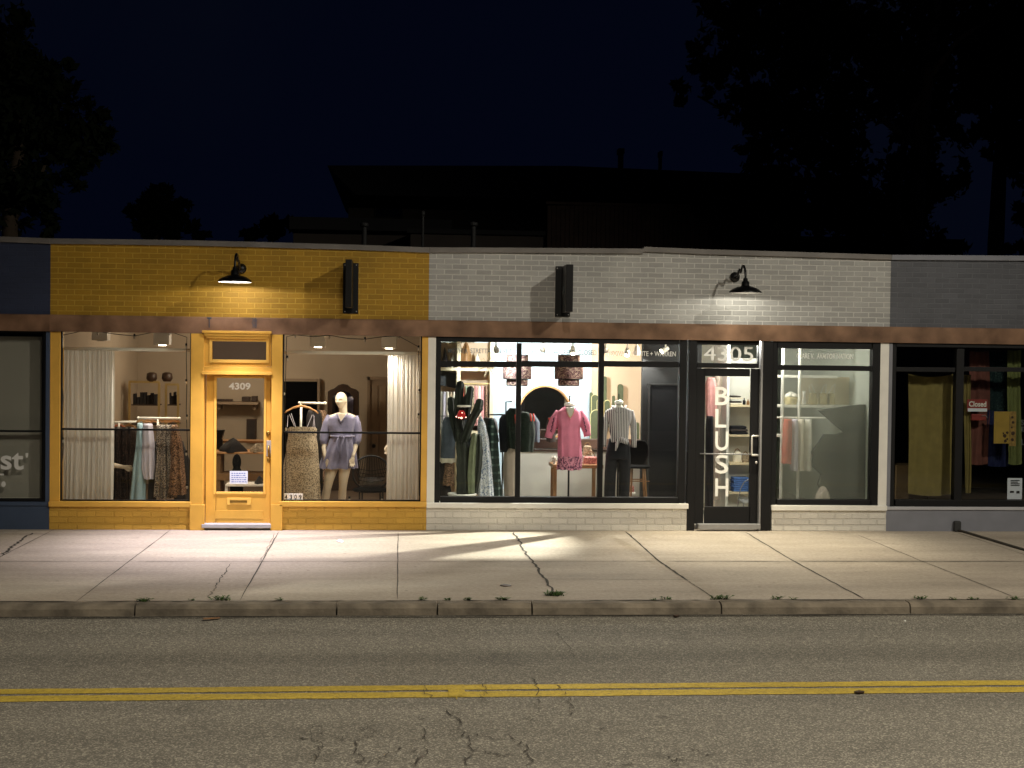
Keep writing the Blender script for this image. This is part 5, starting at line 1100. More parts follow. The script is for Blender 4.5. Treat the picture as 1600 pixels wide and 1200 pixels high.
# dress stands
def stand(label, px, pcap, pbot, y, capw, cat='dress form'):
    a = P(px, pcap, y); t = thing('dress_form', label, cat, (a.x, y, .065))
    r = capw/2/sc(y); zn = a.z
    m = MB(); m.lathe([(.001, .035), (r*.5, .033), (r, .02), (r, -.012), (r*.92, -.02)], a.x, y, zn, 20); obj('neck_cap', m, 'enamel', t, smooth=True)
    m = MB(); m.lathe([(.004, .13), (.014, .12), (.006, .1), (.012, .07), (.006, .05), (.006, .036)], a.x, y, zn, 10); obj('finial', m, 'black', t, smooth=True)
    zs = [(-.02, 7, .045), (-.09, 13, .07), (-.14, 24, .10), (-.22, 27, .12), (-.34, 25.5, .125), (-.48, 20, .10), (-.62, 25, .12), (-.75, 27, .12), (-.80, 26, .11)]
    m = MB(); m.rings([[(a.x+w*.0068*.80*math.cos(2*PI*j/24), y+d*.85*math.sin(2*PI*j/24), zn+dz) for j in range(24)] for dz, w, d in zs]); obj('torso', m, 'palecounter', t, smooth=True)
    m = MB(); m.tube([(a.x, y, zn-.8), (a.x, y, .07)], .014, 10); obj('pole', m, 'black', t); m = MB(); m.lathe([(.17, .0), (.17, .012), (.03, .03), (.016, .05)], a.x, y, .063, 24); obj('base', m, 'black', t, smooth=True)
    return t
PY_ = .95
stand('dress form with white neck cap under the pink dress', 890, 632.5, 790, PY_, 17)
M['pink'] = mat('pink_cotton', c(226, 132, 160), .9, 0, .10, 10, .006, 40); M['pinkhem'] = pattern('pink_embroidered_hem', 'floral', c(92, 44, 78), c(226, 150, 172), 24, thr=.49)
t = thing('dress', 'pink short dress with dark embroidered hem and puffed sleeves on a stand', 'dress', P(890, 640, PY_))
garment('dress_body', 'pink', [(880, 899, 637), (871, 907, 643), (869, 909, 655), (872, 906, 670), (872, 908, 700), (872, 909.5, 713)], PY_, parent=t, folds=9, amp=.13, depth=.17, seed=5, topclosed=False)
garment('embroidered_hem', 'pinkhem', [(871.5, 910, 712), (871, 909, 724), (870.5, 908, 733)], PY_, parent=t, folds=9, amp=.16, depth=.19, seed=5, topclosed=False)
for pts in ([(874, 643, PY_, 5.5), (867, 655, PY_, 7.5), (862, 668, PY_-.02, 7.8), (858.5, 678, PY_-.03, 6), (857, 683.5, PY_-.04, 6.2)], [(905, 643, PY_, 5.5), (911, 655, PY_, 7.5), (915.5, 668, PY_-.02, 7.8), (917, 676, PY_-.03, 5.6), (918, 681, PY_-.04, 5.8)]): m = MB(); ptube(m, pts, 16); sl = obj('sleeve', m, 'pink', t, smooth=True)
m = MB()
for sx in (-1, 1):
    ctr = 888.5; 
    for k in range(4): ptube(m, [(ctr+sx*(22+k*1.4), 652+k*6, PY_-.11, 1.0), (ctr+sx*(24+k*1.4), 655+k*6, PY_-.115, 1.0), (ctr+sx*(22.5+k*1.4), 657+k*6, PY_-.11, .9)], 6)
obj('sleeve_embroidery', m, mat('plum_thread', c(96, 44, 74), .8), t)
m = MB(); m.prism([PX(x, yy, PY_-.19) for x, yy in ((884, 637), (888, 646), (891.5, 655), (895, 646), (898, 637))], PY_-.185, PY_-.15); obj('neck_insert', m, 'palecounter', t, bev=.003)
m = MB(); ptube(m, [(882, 636, PY_-.12, 1.3), (886, 646, PY_-.185, 1.2), (891.5, 656, PY_-.195, 1.1), (896, 646, PY_-.185, 1.2), (900, 636, PY_-.12, 1.3)], 8); obj('collar', m, 'pink', t, smooth=True)
m = MB(); ptube(m, [(885.5, 636, PY_-.14, .45), (886, 645, PY_-.2, .45), (888.5, 650, PY_-.21, .45), (891, 652, PY_-.21, .9), (893.5, 650, PY_-.21, .45), (896, 645, PY_-.2, .45), (896.5, 636, PY_-.14, .45)], 6); obj('necklace', m, 'gilt', None, label='thin necklace lying in the open neck of the pink dress', cat='necklace', loc=P(891, 650, PY_-.2))
# striped shirt and trousers
SY = .80
stand('dress form with shiny white neck cap under the striped shirt', 967, 629, 790, SY, 14)
M['striped'] = pattern('striped_shirting', 'stripes', c(58, 46, 54), c(206, 200, 200), 42, thr=.62); M['navy'] = mat('navy_denim', c(11, 12, 22), .85, 0, .2, 14, .004, 50)
t = thing('shirt', 'dark and white striped shirt knotted at the waist over navy trousers', 'shirt', P(967, 636, SY))
garment('shirt_body', 'striped', [(957, 978, 636), (948, 987, 641), (948, 987, 652), (952, 983, 668), (953.5, 981.5, 682), (953, 982, 690)], SY, parent=t, folds=6, amp=.07, depth=.15, seed=15, topclosed=False)
for pts in ([(951, 642, SY, 5), (946, 660, SY, 5.2), (944, 676, SY-.02, 5.0), (943, 692, SY-.02, 4.2), (943.5, 698, SY-.02, 4.3)], [(985, 642, SY, 5), (989, 660, SY, 5.4), (990.5, 676, SY-.02, 5.2), (990.5, 690, SY-.03, 4.2), (990, 699, SY-.03, 4.5)]): m = MB(); ptube(m, pts, 14); obj('sleeve', m, 'striped', t, smooth=True)
m = MB(); ptube(m, [(968, 685, SY-.16, 3.4), (973, 688, SY-.18, 4.2), (978, 691, SY-.17, 3.6), (980, 694, SY-.16, 1.5)], 12); ptube(m, [(966, 686, SY-.16, 2.6), (964, 695, SY-.17, 3.0), (961.5, 704, SY-.16, 1.4)], 10); obj('waist_knot', m, 'striped', t, smooth=True)
m = MB(); ptube(m, [(957, 634, SY-.03, 1.8), (961, 640, SY-.13, 2.1), (965, 645, SY-.15, 1.4)], 8); ptube(m, [(978, 634, SY-.03, 1.8), (974, 640, SY-.13, 2.1), (969, 645, SY-.15, 1.4)], 8); obj('collar', m, 'striped', t, smooth=True)
t = thing('trousers', 'navy wide trousers below the knotted striped shirt', 'trousers', P(967, 690, SY)); m = MB()
body_ring(m, [(952, 982, 685, .11), (949, 985, 697, .13), (946, 986, 712, .13), (946, 986, 717, .12)], y=SY-.02); ptube(m, [(956.5, 712, SY, 10.3), (953.5, 740, SY, 9.2), (952.5, 770, SY, 9.0), (952.5, 792, SY, 9.2)], 16); ptube(m, [(975.5, 712, SY, 10.3), (976, 740, SY, 9.0), (975, 770, SY, 8.6), (974.5, 792, SY, 8.6)], 16); fuse(m, 'legs', 'navy', t, .009)
# table with bags
t = thing('side_table', 'wooden table with square legs beside the pink dress', 'table', P(903, 790, 1.5)); t.location.z = .06
m = MB(); m.pbox(864, 726.5, 943, 732, 1.5, 2.1, 1.5); obj('tabletop', m, 'tanwood', t, bev=.004)
for x, yy in ((867.5, 1.53), (939, 1.53), (870, 2.05), (936, 2.05)): m = MB(); a = P(x, 740, 1.5); m.box(a.x-.026, a.x+.026, yy-.026, yy+.026, .062, P(x, 732, 1.5).z-.002); obj('leg', m, 'tanwood', t)
M['pinkbag'] = pattern('pink_leather', 'floral', c(150, 96, 92), c(206, 146, 134), 20, .6)
def handbag(px0, px1, pt, pb, y, m_, label, handle=True):
    a = P(px0, pb, y); b = P(px1, pt, y); t = thing('handbag', label, 'handbag', ((a.x+b.x)/2, y, a.z))
    m = MB(); m.prism([(a.x, a.z), (b.x, a.z), (b.x-.02, b.z), (a.x+.02, b.z)], y, y+.12); obj('bag_body', m, m_, t, bev=.015)
    if handle: m = MB(); w = (b.x-a.x)/2; m.tube([((a.x+b.x)/2+w*.6*math.cos(k*PI/10), y+.06, b.z-.01+w*.8*math.sin(k*PI/10)) for k in range(11)], .007, 8); obj('handle', m, 'tanwood', t, smooth=True)
handbag(911, 935, 714, 726.4, 1.62, 'pinkbag', 'pink patterned box handbag on the table right of the pink dress'); handbag(911, 926, 697, 712, 1.95, 'beaded', 'pale woven handbag standing behind the pink box handbag')
t = thing('spiky_ornament', 'white spiky coral ornament on the table left of the pink dress', 'ornament', P(866, 726, 1.6)); m = MB(); q = P(866, 716, 1.6)
for k in range(40): v = Vector((rnd.gauss(0, 1), rnd.gauss(0, 1), rnd.gauss(0, 1))).normalized(); m.tube([q, q+v*.075], [.008, .002], 5)
m.ball(q, .035, 10, 8); m.tube([q, (q.x, q.y, P(866, 726.4, 1.6).z)], .02, 8); obj('coral', m, 'palecounter', t)
# bistro chair
t = thing('bistro_chair', 'black bistro chair with woven back and bamboo legs right of the navy trousers', 'chair', P(1000, 790, 1.5)); t.location.z = .06
bk = [(986, 726), (983, 712), (984, 699), (990, 691), (1000, 688.5), (1008, 690), (1012.5, 697), (1012, 712), (1006, 727)]
m = MB(); ptube(m, [(x, yy, 1.75, 1.1) for x, yy in bk]+[(1005, 729, 1.75, 1.1)], 8); obj('back_frame', m, 'black', t, smooth=True)
m = MB(); m.prism([PX(x, yy, 1.75) for x, yy in bk], 1.745, 1.757); obj('woven_back', m, 'blackmatte', t)
q = P(996, 730, 1.5); m = MB(); m.lathe([(.01, -.012), (.19, -.012), (.205, .0), (.19, .02), (.01, .024)], q.x, 1.56, q.z, 26); obj('seat', m, 'blackmatte', t, smooth=True)
for x0, x1, yy in ((985, 981, 1.42), (1007, 1012, 1.42), (988, 985, 1.72), (1004, 1008, 1.72)): m = MB(); a = P(x0, 732, yy); b = P(x1, 778, yy); m.tube([(a.x, yy, q.z-.01), (b.x, yy, .062)], .013, 8); obj('leg', m, 'tanwood', t, smooth=True)
m = MB(); m.tube([(q.x-.16, 1.42, q.z-.2), (q.x+.17, 1.42, q.z-.2)], .008, 6); m.tube([(q.x-.14, 1.72, q.z-.2), (q.x+.15, 1.72, q.z-.2)], .008, 6); obj('stretcher', m, 'tanwood', t)
t = thing('gift_box', 'small pink box on white base under the bistro chair', 'box', P(986, 772, 1.9)); m = MB(); m.pbox(981, 760, 991, 769, 1.9, 2.05, 1.9); obj('box', m, 'pinkbag', t, bev=.005); m = MB(); m.pbox(979, 769.2, 993, 772, 1.88, 2.07, 1.9); obj('lid', m, 'white', t)
# shelf unit on the left with clothes rail
M['creamboard'] = mat('cream_board', c(224, 206, 172), .6, 0, .05, 4)
UY = 3.0
t = thing('shelving_unit', 'tall cream shelving unit with clothes rail behind the cactus', 'shelving', P(725, 780, UY)); t.location.z = .06
for px in (678, 716, 768): m = MB(); a = P(px, 640, UY); m.box(a.x-.03, a.x+.03, UY, UY+.5, .062, 2.7); obj('upright', m, 'creamboard', t, bev=.003)
for pz in (577, 676): m = MB(); a = P(679.5, pz, UY); b = P(766.5, pz, UY); z = P(725, pz, UY).z; m.box(a.x, b.x, UY+.002, UY+.48, z-.025, z+.025); obj('shelf', m, 'creamboard', t, bev=.003)
m = MB(); m.pbox(676, 535, 770, 790, UY+.51, UY+.55, UY); obj('back_panel', m, 'sand', t)
m = MB(); a = P(717, 600, UY); b = P(766, 600, UY); m.tube([(a.x, UY+.2, a.z), (b.x, UY+.2, a.z)], .014, 8); obj('clothes_rail', m, 'gilt', t)
M['rose'] = mat('rose_cloth', c(220, 160, 156), .9, 0, .1, 14); M['cream'] = mat('cream_cloth', c(232, 222, 202), .9, 0, .05, 14); M['coral'] = mat('coral_cloth', c(200, 96, 74), .9, 0, .1, 14); M['sage'] = mat('sage_cloth', c(150, 166, 140), .9, 0, .1, 14)
for k, (px, mm, col) in enumerate(((722, 'coral', 'coral'), (728, 'sage', 'sage green'), (733, 'cream', 'cream'), (738, 'beaded', 'beige print'), (743, 'rose', 'rose'), (748, 'cream', 'ivory'), (753, 'rose', 'pale pink'), (759, 'floralwarm', 'brown print'))):
    garment('shirt', mm, [(px-1.5, px+2, 603), (px-3, px+3.2, 607), (px-3, px+3.4, 655+rnd.uniform(0, 12))], UY+.16, col+' shirt on the clothes rail of the cream shelving unit', folds=4, amp=.3, depth=.17, seed=100+k)
for (a, b, tt, bb, mm, lb) in ((718, 738, 541, 576, 'tanwood', 'folded tan cloth standing on the top shelf above the cactus'), (741, 752, 556, 575, 'cream', 'cream folded clothes at the right end of the top shelf'), (690, 700, 548, 575, 'dgrey', 'dark vase on the top shelf at the window edge'), (703, 713, 556, 575, 'palecounter', 'pale pot on the top shelf beside the dark vase')):
    heap('ornament' if 'vase' in lb or 'pot' in lb else 'folded_cloth', mm, a, b, tt, bb, UY+.2, lb, 'vase' if 'vase' in lb else 'pot' if 'pot' in lb else 'folded cloth', seed=a, yd=.12)
m = MB(); q = P(763, 572, UY-.05); 
for k in range(26): v = Vector((rnd.gauss(0, 1), rnd.gauss(0, .4), rnd.gauss(0, 1))).normalized(); m.tube([q, q+v*.10, q+v*.17+Vector((0, 0, -.02))], [.006, .004, .002], 5)
obj('dried_flowers', m, 'beaded', None, label='bunch of pale dried twigs at the top right corner of the shelving unit', cat='dried flowers', loc=q)
t = thing('screen', 'dark tilted wall screen in the left bay of the shelving unit', 'screen', P(700, 600, UY+.2)); m = MB(); m.prism([PX(688, 578, UY+.3), PX(713, 584, UY+.3), PX(713, 607, UY+.3), PX(688, 602, UY+.3)], UY+.3, UY+.34); obj('screen_face', m, 'chargrey', t)
for k in range(6):
    px = 684+k*5; garment('shirt', ('cream', 'palecounter', 'lilac', 'cream', 'beaded', 'cream')[k], [(px-2, px+2, 612), (px-3, px+3, 617), (px-3, px+3, 668)], UY+.16, ('first', 'second', 'third', 'fourth', 'fifth', 'sixth')[k]+' pale shirt from the left in the left bay of the shelving unit', folds=4, amp=.3, depth=.15, seed=120+k)
# racks in the window
rack('black clothes rack carrying the dark jackets behind the mullion', (786,), (764, 648, 834, 648), 1.5, 'black', 60, 1.2)
t = thing('rack_arm', 'black display arm standing above the dark jackets', 'display arm', P(790, 645, 1.55)); m = MB(); ptube(m, [(790.5, 648, 1.5, 1.1), (790.5, 628, 1.5, 1.1), (800, 627.5, 1.5, 1.1)], 8); obj('arm', m, 'black', t)
M['denimgrey'] = mat('grey_denim', c(82, 92, 104), .9, 0, .2, 10, .004, 60); M['taupe'] = mat('taupe_cloth', c(184, 170, 156), .9, 0, .05, 10, .004, 40); M['plaid'] = pattern('green_plaid', 'plaid', c(28, 40, 38), c(112, 128, 120), 9, thr=.28, c3=c(46, 62, 58))
M['whiteblue'] = pattern('white_blue_print', 'floral', c(120, 140, 170), c(232, 234, 238), 40, thr=.47); M['inkjacket'] = mat('ink_blue_wool', c(22, 26, 34), .9, 0, .3, 10, .008, 24); M['greenfur'] = mat('dark_green_wool', c(20, 34, 26), .95, 0, .4, 22, .02, 18)
M['redstripe'] = mat('red_ribbon', c(214, 62, 40), .6, 0, .05)
rack('pale steel clothes rack at the left edge of the black window', (690,), (672, 650, 716, 650), 1.25, 'alu', 40, 1)
garment('jacket', 'denimgrey', [(695, 706, 652), (691, 711, 660), (690, 712, 690), (688, 711, 716)], .95, 'grey denim jacket at the left edge of the black window', folds=5, amp=.06, depth=.14, seed=70)
garment('skirt', 'cream', [(688, 711, 715), (687, 712, 722)], .95, 'pale fringe band hanging under the grey denim jacket', folds=6, amp=.2, depth=.16, seed=71)
garment('dress', 'floralwarm', [(695, 709, 722), (692, 710, 758)], 1.0, 'brown and gold print skirt below the pale fringe', folds=6, amp=.2, depth=.12, seed=72)
garment('garment', 'darkcloth', [(686, 698, 720), (684, 706, 782)], 1.1, 'black cloth low at the left edge of the black window', folds=5, amp=.2, depth=.12, seed=73)
garment('jacket', 'denimgrey', [(724, 734, 655), (721, 736, 668), (722, 736, 700)], 1.3, 'grey jacket seen between the cactus stems', folds=4, amp=.1, depth=.12, seed=74)
garment('dress', 'whiteblue', [(749, 753, 651), (746, 759, 664), (747, 764, 690), (748, 768, 730), (747, 771, 776)], 1.0, 'white and blue print long dress right of the cactus', folds=6, amp=.3, depth=.12, seed=75)
garment('dress', 'plaid', [(762, 772, 655), (760, 777, 672), (759, 780, 720), (762, 784, 777)], 1.15, 'long dark green plaid shirt dress beside the white and blue dress', folds=5, amp=.25, depth=.14, seed=76)
garment('coat', 'dgrey', [(756, 770, 653), (755, 776, 664), (758, 780, 690)], 1.35, 'charcoal print coat behind the plaid dress', folds=5, amp=.25, depth=.14, seed=78)
garment('jacket', 'lilac', [(768, 774, 654), (766, 777, 662), (767, 779, 676)], 1.25, 'pale lilac top hanging between plaid dress and dark jackets', folds=5, amp=.25, depth=.1, seed=79)
garment('jacket', 'inkjacket', [(785, 798, 648), (780, 803, 655), (779, 808, 672), (781, 807, 706)], 1.35, 'ink blue jacket with grey print at the left of the mullion', folds=5, amp=.12, depth=.15, seed=80)
t = thing('jacket', 'dark green wool jacket with two red ribbon stripes right of the mullion', 'jacket', P(822, 645, 1.3))
garment('jacket_body', 'greenfur', [(812, 826, 644), (806, 834, 652), (806, 836, 675), (809, 833, 705)], 1.3, parent=t, folds=5, amp=.12, depth=.16, seed=81)
for k, px in enumerate((828.5, 833)): m = MB(); ptube(m, [(px, 646, 1.13, 1.2), (px+1, 652, 1.12, 1.2), (px+1.5, 658, 1.12, 1.1)], 6); obj('ribbon', m, 'redstripe', t)
t = thing('jacket', 'dark green wool jacket with red ribbon just left of the mullion', 'jacket', P(803, 642, 1.2))
garment('jacket_body', 'greenfur', [(796, 808, 638), (790, 812, 645), (790, 812, 655), (793, 811, 700)], 1.2, parent=t, folds=5, amp=.1, depth=.14, seed=82)
m = MB(); ptube(m, [(805, 648, 1.04, 1.2), (805.8, 655, 1.03, 1.2), (806, 662, 1.03, 1.1)], 6); obj('ribbon', m, 'redstripe', t)
garment('jacket', 'denimgrey', [(826, 836, 648), (826, 843, 660), (830, 843, 690)], 1.55, 'grey jacket partly behind the green jacket with two red stripes', folds=4, amp=.12, depth=.14, seed=83)
garment('trousers', 'taupe', [(791, 806, 694), (787, 807, 712), (786, 808, 740), (789, 806, 779)], 1.3, 'wide taupe trousers hanging below the ink blue jacket', folds=3, amp=.2, depth=.12, seed=84)
t = thing('shawl', 'dark cloth with two red ribbons hanging in front of the round mirror', 'shawl', P(862, 645, 2.4))
garment('cloth', 'dgrey', [(856, 866, 652), (853, 868, 664), (854, 868, 690)], 2.4, parent=t, folds=4, amp=.12, depth=.1, seed=85)
for px in (858, 863): m = MB(); ptube(m, [(px, 653, 2.28, 1.1), (px+1, 658, 2.28, 1.1), (px+2.5, 664, 2.28, 1)], 6); obj('ribbon', m, 'redstripe', t)
# cactus in the window
M['cactus'] = mat('cactus_skin', c(12, 20, 13), .6, 0, .35, 9, .006, 30, col2=c(28, 38, 24)); M['cactuspale'] = mat('cactus_skin_pale', c(104, 112, 84), .5, 0, .25, 9, .006, 30)
t = thing('cactus', 'tall branching green cactus in a flat white pot behind the left pane', 'cactus', P(726, 782, .55)); t.location.z = P(726, 778, .55).z
def stem(pts, mm):
    """ribbed column with a rounded tip"""
    Q = []
    for a, b in zip(pts[:-1], pts[1:]):
        for k in range(6): u = k/6; Q.append([a[i]+(b[i]-a[i])*u for i in range(4)])
    Q.append(list(pts[-1])); l = pts[-1]; r0 = l[3]
    Q += [[l[0], l[1]-r0*.55, l[2], r0*.85], [l[0], l[1]-r0*.95, l[2], r0*.5], [l[0], l[1]-r0*1.15, l[2], r0*.12]]
    R_ = []; n = 35
    for i, q in enumerate(Q):
        p = P(*q[:3]); r = 1.28*q[3]/sc(q[2])*(1+.05*math.sin(i*1.7)); R_.append([(p.x+r*(1+.17*math.cos(5*th))*math.cos(th), p.y+r*(1+.17*math.cos(5*th))*math.sin(th), p.z) for th in [2*PI*j/n+.3 for j in range(n)]])
    m = MB(); m.rings(R_); obj('stem', m, mm, t, smooth=True)
CY = .55
stem([(723, 772, CY, 7.5), (723, 740, CY, 7.6), (722, 700, CY, 7.2), (719, 670, CY, 6.2), (716, 640, CY, 5.2), (717, 612, CY, 5.0), (719, 600, CY, 4.4)], 'cactus')
stem([(716, 690, CY+.08, 4.2), (709, 660, CY+.1, 4.4), (705.5, 640, CY+.1, 4.6), (704.5, 625, CY+.1, 4.3)], 'cactus')
stem([(724, 690, CY-.08, 5), (737, 655, CY-.1, 5.2), (746, 640, CY-.1, 5.6), (749, 628, CY-.1, 4.6)], 'cactus')
stem([(722, 650, CY+.02, 3.6), (727, 630, CY+.02, 3.8), (728.5, 620, CY+.02, 3.2)], 'cactus')
stem([(728, 655, CY-.02, 3.8), (732, 625, CY-.02, 4.4), (734.5, 608, CY-.02, 4.0)], 'cactus')
stem([(736, 772, CY-.05, 4.0), (735.5, 740, CY-.05, 4.4), (738, 700, CY-.04, 3.8), (741, 680, CY-.02, 3.2)], 'cactuspale')
stem([(741, 772, CY+.03, 3.6), (745, 740, CY+.03, 4.8), (748, 705, CY+.02, 4.6), (748, 682, CY+.02, 3.4)], 'cactus')
q = P(722, 776, CY); m = MB(); m.lathe([(.10, -.10), (.17, -.03), (.20, .0), (.20, .02), (.18, .02), (.16, .0), (.01, -.005)], q.x, CY, q.z+.03, 32); obj('pot', m, 'white', t, smooth=True)
t = thing('red_reflection', 'small red glow with a white cap standing in for a reflection between the cactus stems', 'red_reflection', P(722, 655, .36))  # made-up glowing body that stands in for a red reflection
M['redglow'] = mat('red_reflection_glow', c(150, 10, 12), .2, 0, 0, emit=(1, .05, .04, 1), es=1.1); M['redcore'] = mat('red_reflection_core', c(255, 200, 180), .4, 0, 0, emit=(1, .45, .36, 1), es=5)
q = P(721, 648, .36); m = MB(); m.lathe([(.02, -.06), (.05, -.04), (.06, .0), (.045, .04), (.03, .06)], q.x, .36, q.z, 20); obj('glow_bowl', m, mat('red_reflection_shell', c(96, 18, 18), .15, 0, 0, emit=(1, .03, .03, 1), es=.25), t, smooth=True)
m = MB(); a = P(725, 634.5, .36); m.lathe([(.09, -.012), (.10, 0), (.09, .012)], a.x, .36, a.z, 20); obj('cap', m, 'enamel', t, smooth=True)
for dx, dy, r in ((0, 4, 1.6), (-8, 2, 1.0), (7, 3, .9), (1, -4, .8), (-4, 3.5, .9)): m = MB(); p = P(721+dx, 649+dy, .27); m.ball(p, r/sc(.27), 8, 6); obj('glow_point', m, 'redcore', t, smooth=True)
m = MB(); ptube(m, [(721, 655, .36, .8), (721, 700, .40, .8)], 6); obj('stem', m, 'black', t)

# ---- seen through the black door
t = thing('wall_shelving', 'white wall shelving with pale wood shelves seen through the black door', 'shelving', P(1155, 790, 1.7)); t.location.z = .06
m = MB(); m.pbox(1135.5, 560, 1139, 800, 1.68, 1.9, 1.68); obj('upright', m, 'white', t, bev=.003)
m = MB(); m.pbox(1139.5, 560, 1212, 800, 1.98, 2.02, 1.7); obj('back_panel', m, 'white', t)
for pz in (634, 680.5, 724.5, 770): m = MB(); m.pbox(1139.5, pz-1.2, 1212, pz+2.2, 1.7, 1.975, 1.7); obj('shelf', m, 'creamboard', t, bev=.003)
def stack(px0, px1, pb, n, hgt, mats, y, what, seed, where):
    r = random.Random(seed); W_ = ('bottom', 'second', 'third', 'fourth', 'fifth', 'sixth', 'top')
    for k in range(n):
        a = P(px0+r.uniform(-1, 1), pb-k*hgt, y); b = P(px1+r.uniform(-1.5, 1.5), pb-(k+1)*hgt, y); m = MB(); h_ = b.z-a.z
        pr = [(a.x, a.z+h_*.5), (a.x+.012, a.z+.002), (b.x-.012, a.z+.002+r.uniform(0, .004)), (b.x, a.z+h_*.5), (b.x-.012, b.z-.002), (a.x+.012, b.z-.003)]
        m.prism(pr, y, y+.22); obj('folded_garment', m, mats[k % len(mats)], None, smooth=False, bev=.008, label=(W_[k] if k < n-1 else 'topmost')+' '+what+' in the stack '+where, cat='folded garment', group=what+'s', loc=(a.x, y, a.z))
stack(1141, 1160, 632.4, 5, 2.8, ['cream', 'dgrey', 'white'], 1.72, 'folded striped white top', 1, 'on the upper shelf behind the black door')
stack(1142, 1168, 679, 3, 4.4, ['navy', 'dgrey'], 1.72, 'folded dark jeans pair', 2, 'on the second shelf behind the black door')
M['bluejean'] = mat('blue_denim', c(74, 112, 178), .85, 0, .2, 20, .004, 50)
stack(1146, 1172, 768.5, 7, 3.2, ['bluejean'], 1.72, 'folded blue jeans pair', 3, 'on the lowest shelf behind the black door')
handbag(1147, 1160, 706, 723, 1.75, 'cream', 'cream cloth handbag on the third shelf behind the black door'); handbag(1160.5, 1172, 710, 723, 1.74, 'beaded', 'patterned cream handbag right of the plain cream one on the third shelf')
for px, hgt, mm, lb in ((1163, 622, 'black', 'small black bottle on the upper shelf behind the black door'), (1169, 624, 'tanwood', 'small amber bottle right of the black bottle on the upper shelf')):
    m = MB(); q = P(px, 632.5, 1.75); z1 = P(px, hgt, 1.75).z-q.z; m.lathe([(.02, 0), (.024, .01), (.024, z1*.6), (.009, z1*.75), (.009, z1)], q.x, 1.76, q.z, 12); obj('bottle', m, mm, None, smooth=True, label=lb, cat='bottle', loc=(q.x, 1.76, q.z))
garment('dress', 'rose', [(1106, 1116, 590), (1103, 1119, 600), (1103, 1120, 640), (1104, 1119, 652)], 1.6, 'dusty pink top hanging at the left behind the black door', folds=5, amp=.3, depth=.12, seed=90)
garment('dress', 'navy', [(1105, 1113, 650), (1103, 1114, 670), (1102, 1114, 792)], 1.5, 'long navy dress hanging at the left behind the black door', folds=4, amp=.2, depth=.12, seed=91)
garment('dress', 'taupe', [(1116, 1125, 585), (1114, 1126, 600), (1113, 1127, 780)], 1.9, 'long taupe dress hanging left of the BLUSH lettering', folds=5, amp=.3, depth=.12, seed=92)
garment('dress', 'lilac', [(1124, 1134, 590), (1123, 1135, 610), (1121, 1135, 775)], 2.0, 'long pale lilac dress hanging behind the BLUSH lettering', folds=5, amp=.3, depth=.12, seed=93)
rack('white clothes rack seen through the black door', (1119,), (1098, 586, 1135, 586), 1.85, 'lampbox', 40, 1.2)
t = thing('wire_chair', 'grey wire chair back at the lower right of the black door', 'chair', P(1172, 800, 1.1)); t.location.z = .06
m = MB(); ptube(m, [(1152, 800, 1.1, .9), (1154, 780, 1.1, .9), (1157, 764, 1.1, .9), (1163, 753, 1.1, .9), (1172, 748, 1.1, .9), (1182, 748, 1.1, .9), (1191, 753, 1.1, .9), (1196, 764, 1.1, .9), (1200, 800, 1.1, .9)], 8); obj('back_frame', m, 'alu', t, smooth=True)
m = MB(); ptube(m, [(1155, 778, 1.1, .7), (1198, 779, 1.1, .7)], 8); obj('cross_bar', m, 'alu', t); q = P(1176, 781, 1.0); m = MB(); m.box(q.x-.2, q.x+.2, .75, 1.09, q.z-.03, q.z); obj('seat', m, 'alu', t, bev=.01)
for dx in (-.19, .19): m = MB(); m.tube([(q.x+dx, .78, q.z-.03), (q.x+dx, .76, .062)], .01, 8); obj('leg', m, 'alu', t)

# ---- behind the see-through shade
m = MB(); a = P(1222, 545, .26); b = P(1362, 781, .26)
K = [[(a.x+(b.x-a.x)*j/20, .26+.006*math.sin(j*1.1+k*.2), a.z-(a.z-b.z)*k/12) for j in range(21)] for k in range(13)]; m.rings(K, closed=False, cap=False)
obj('roller_shade', m, 'meshshade', None, smooth=True, label='half see-through pale green roller shade behind the right window of the white shop', cat='roller shade', loc=(a.x, .26, a.z))
BY = 1.15
t = thing('pipe_shelving', 'white tube shelving with a long shelf behind the see-through shade', 'shelving', P(1270, 780, BY)); t.location.z = .06
for px in (1222, 1248.5): m = MB(); a = P(px, 640, BY); m.tube([(a.x, BY, .062), (a.x, BY, 2.78)], .022, 10); obj('upright', m, 'enamel', t)
for pz, x1 in ((588, 1310), (634.5, 1338), (681, 1224)): m = MB(); a = P(1208, pz, BY); b = P(x1, pz, BY); m.box(a.x, b.x, BY+.03, BY+.33, a.z-.018, a.z+.018); obj('shelf', m, 'enamel', t, bev=.003)
M['basketry'] = mat('straw', c(176, 160, 110), .8, 0, .2, 30, .006, 60)
m = MB(); a = P(1256, 632.6, BY+.05); b = P(1338, 590, BY+.05); m.box(a.x, b.x, BY+.34, BY+.37, a.z, b.z); obj('back_panel', m, 'creamboard', t)
def basket(px0, px1, pt, pb, label):
    a = P(px0, pb, BY+.15); b = P(px1, pt, BY+.15); r = (b.x-a.x)/2; x = (a.x+b.x)/2; t = thing('basket', label, 'basket', (x, BY+.15, a.z))
    m = MB(); m.lathe([(r*.8, .001), (r, (b.z-a.z)*.5), (r*.95, b.z-a.z), (r*.88, b.z-a.z), (r*.7, .03)], x, BY+.18, a.z, 20, cap=False); obj('weave', m, 'basketry', t, smooth=True)
    m = MB(); m.ball((x-r*.4, BY+.16, b.z+.01), (.06, .05, .045)); m.ball((x+r*.4, BY+.16, b.z+.012), (.06, .05, .045)); m.ball((x, BY+.18, b.z+.03), (.06, .05, .05)); obj('cloths', m, 'enamel', t, smooth=True)
basket(1226, 1247, 620, 632.5, 'straw basket of white cloths on the shelf behind the shade')
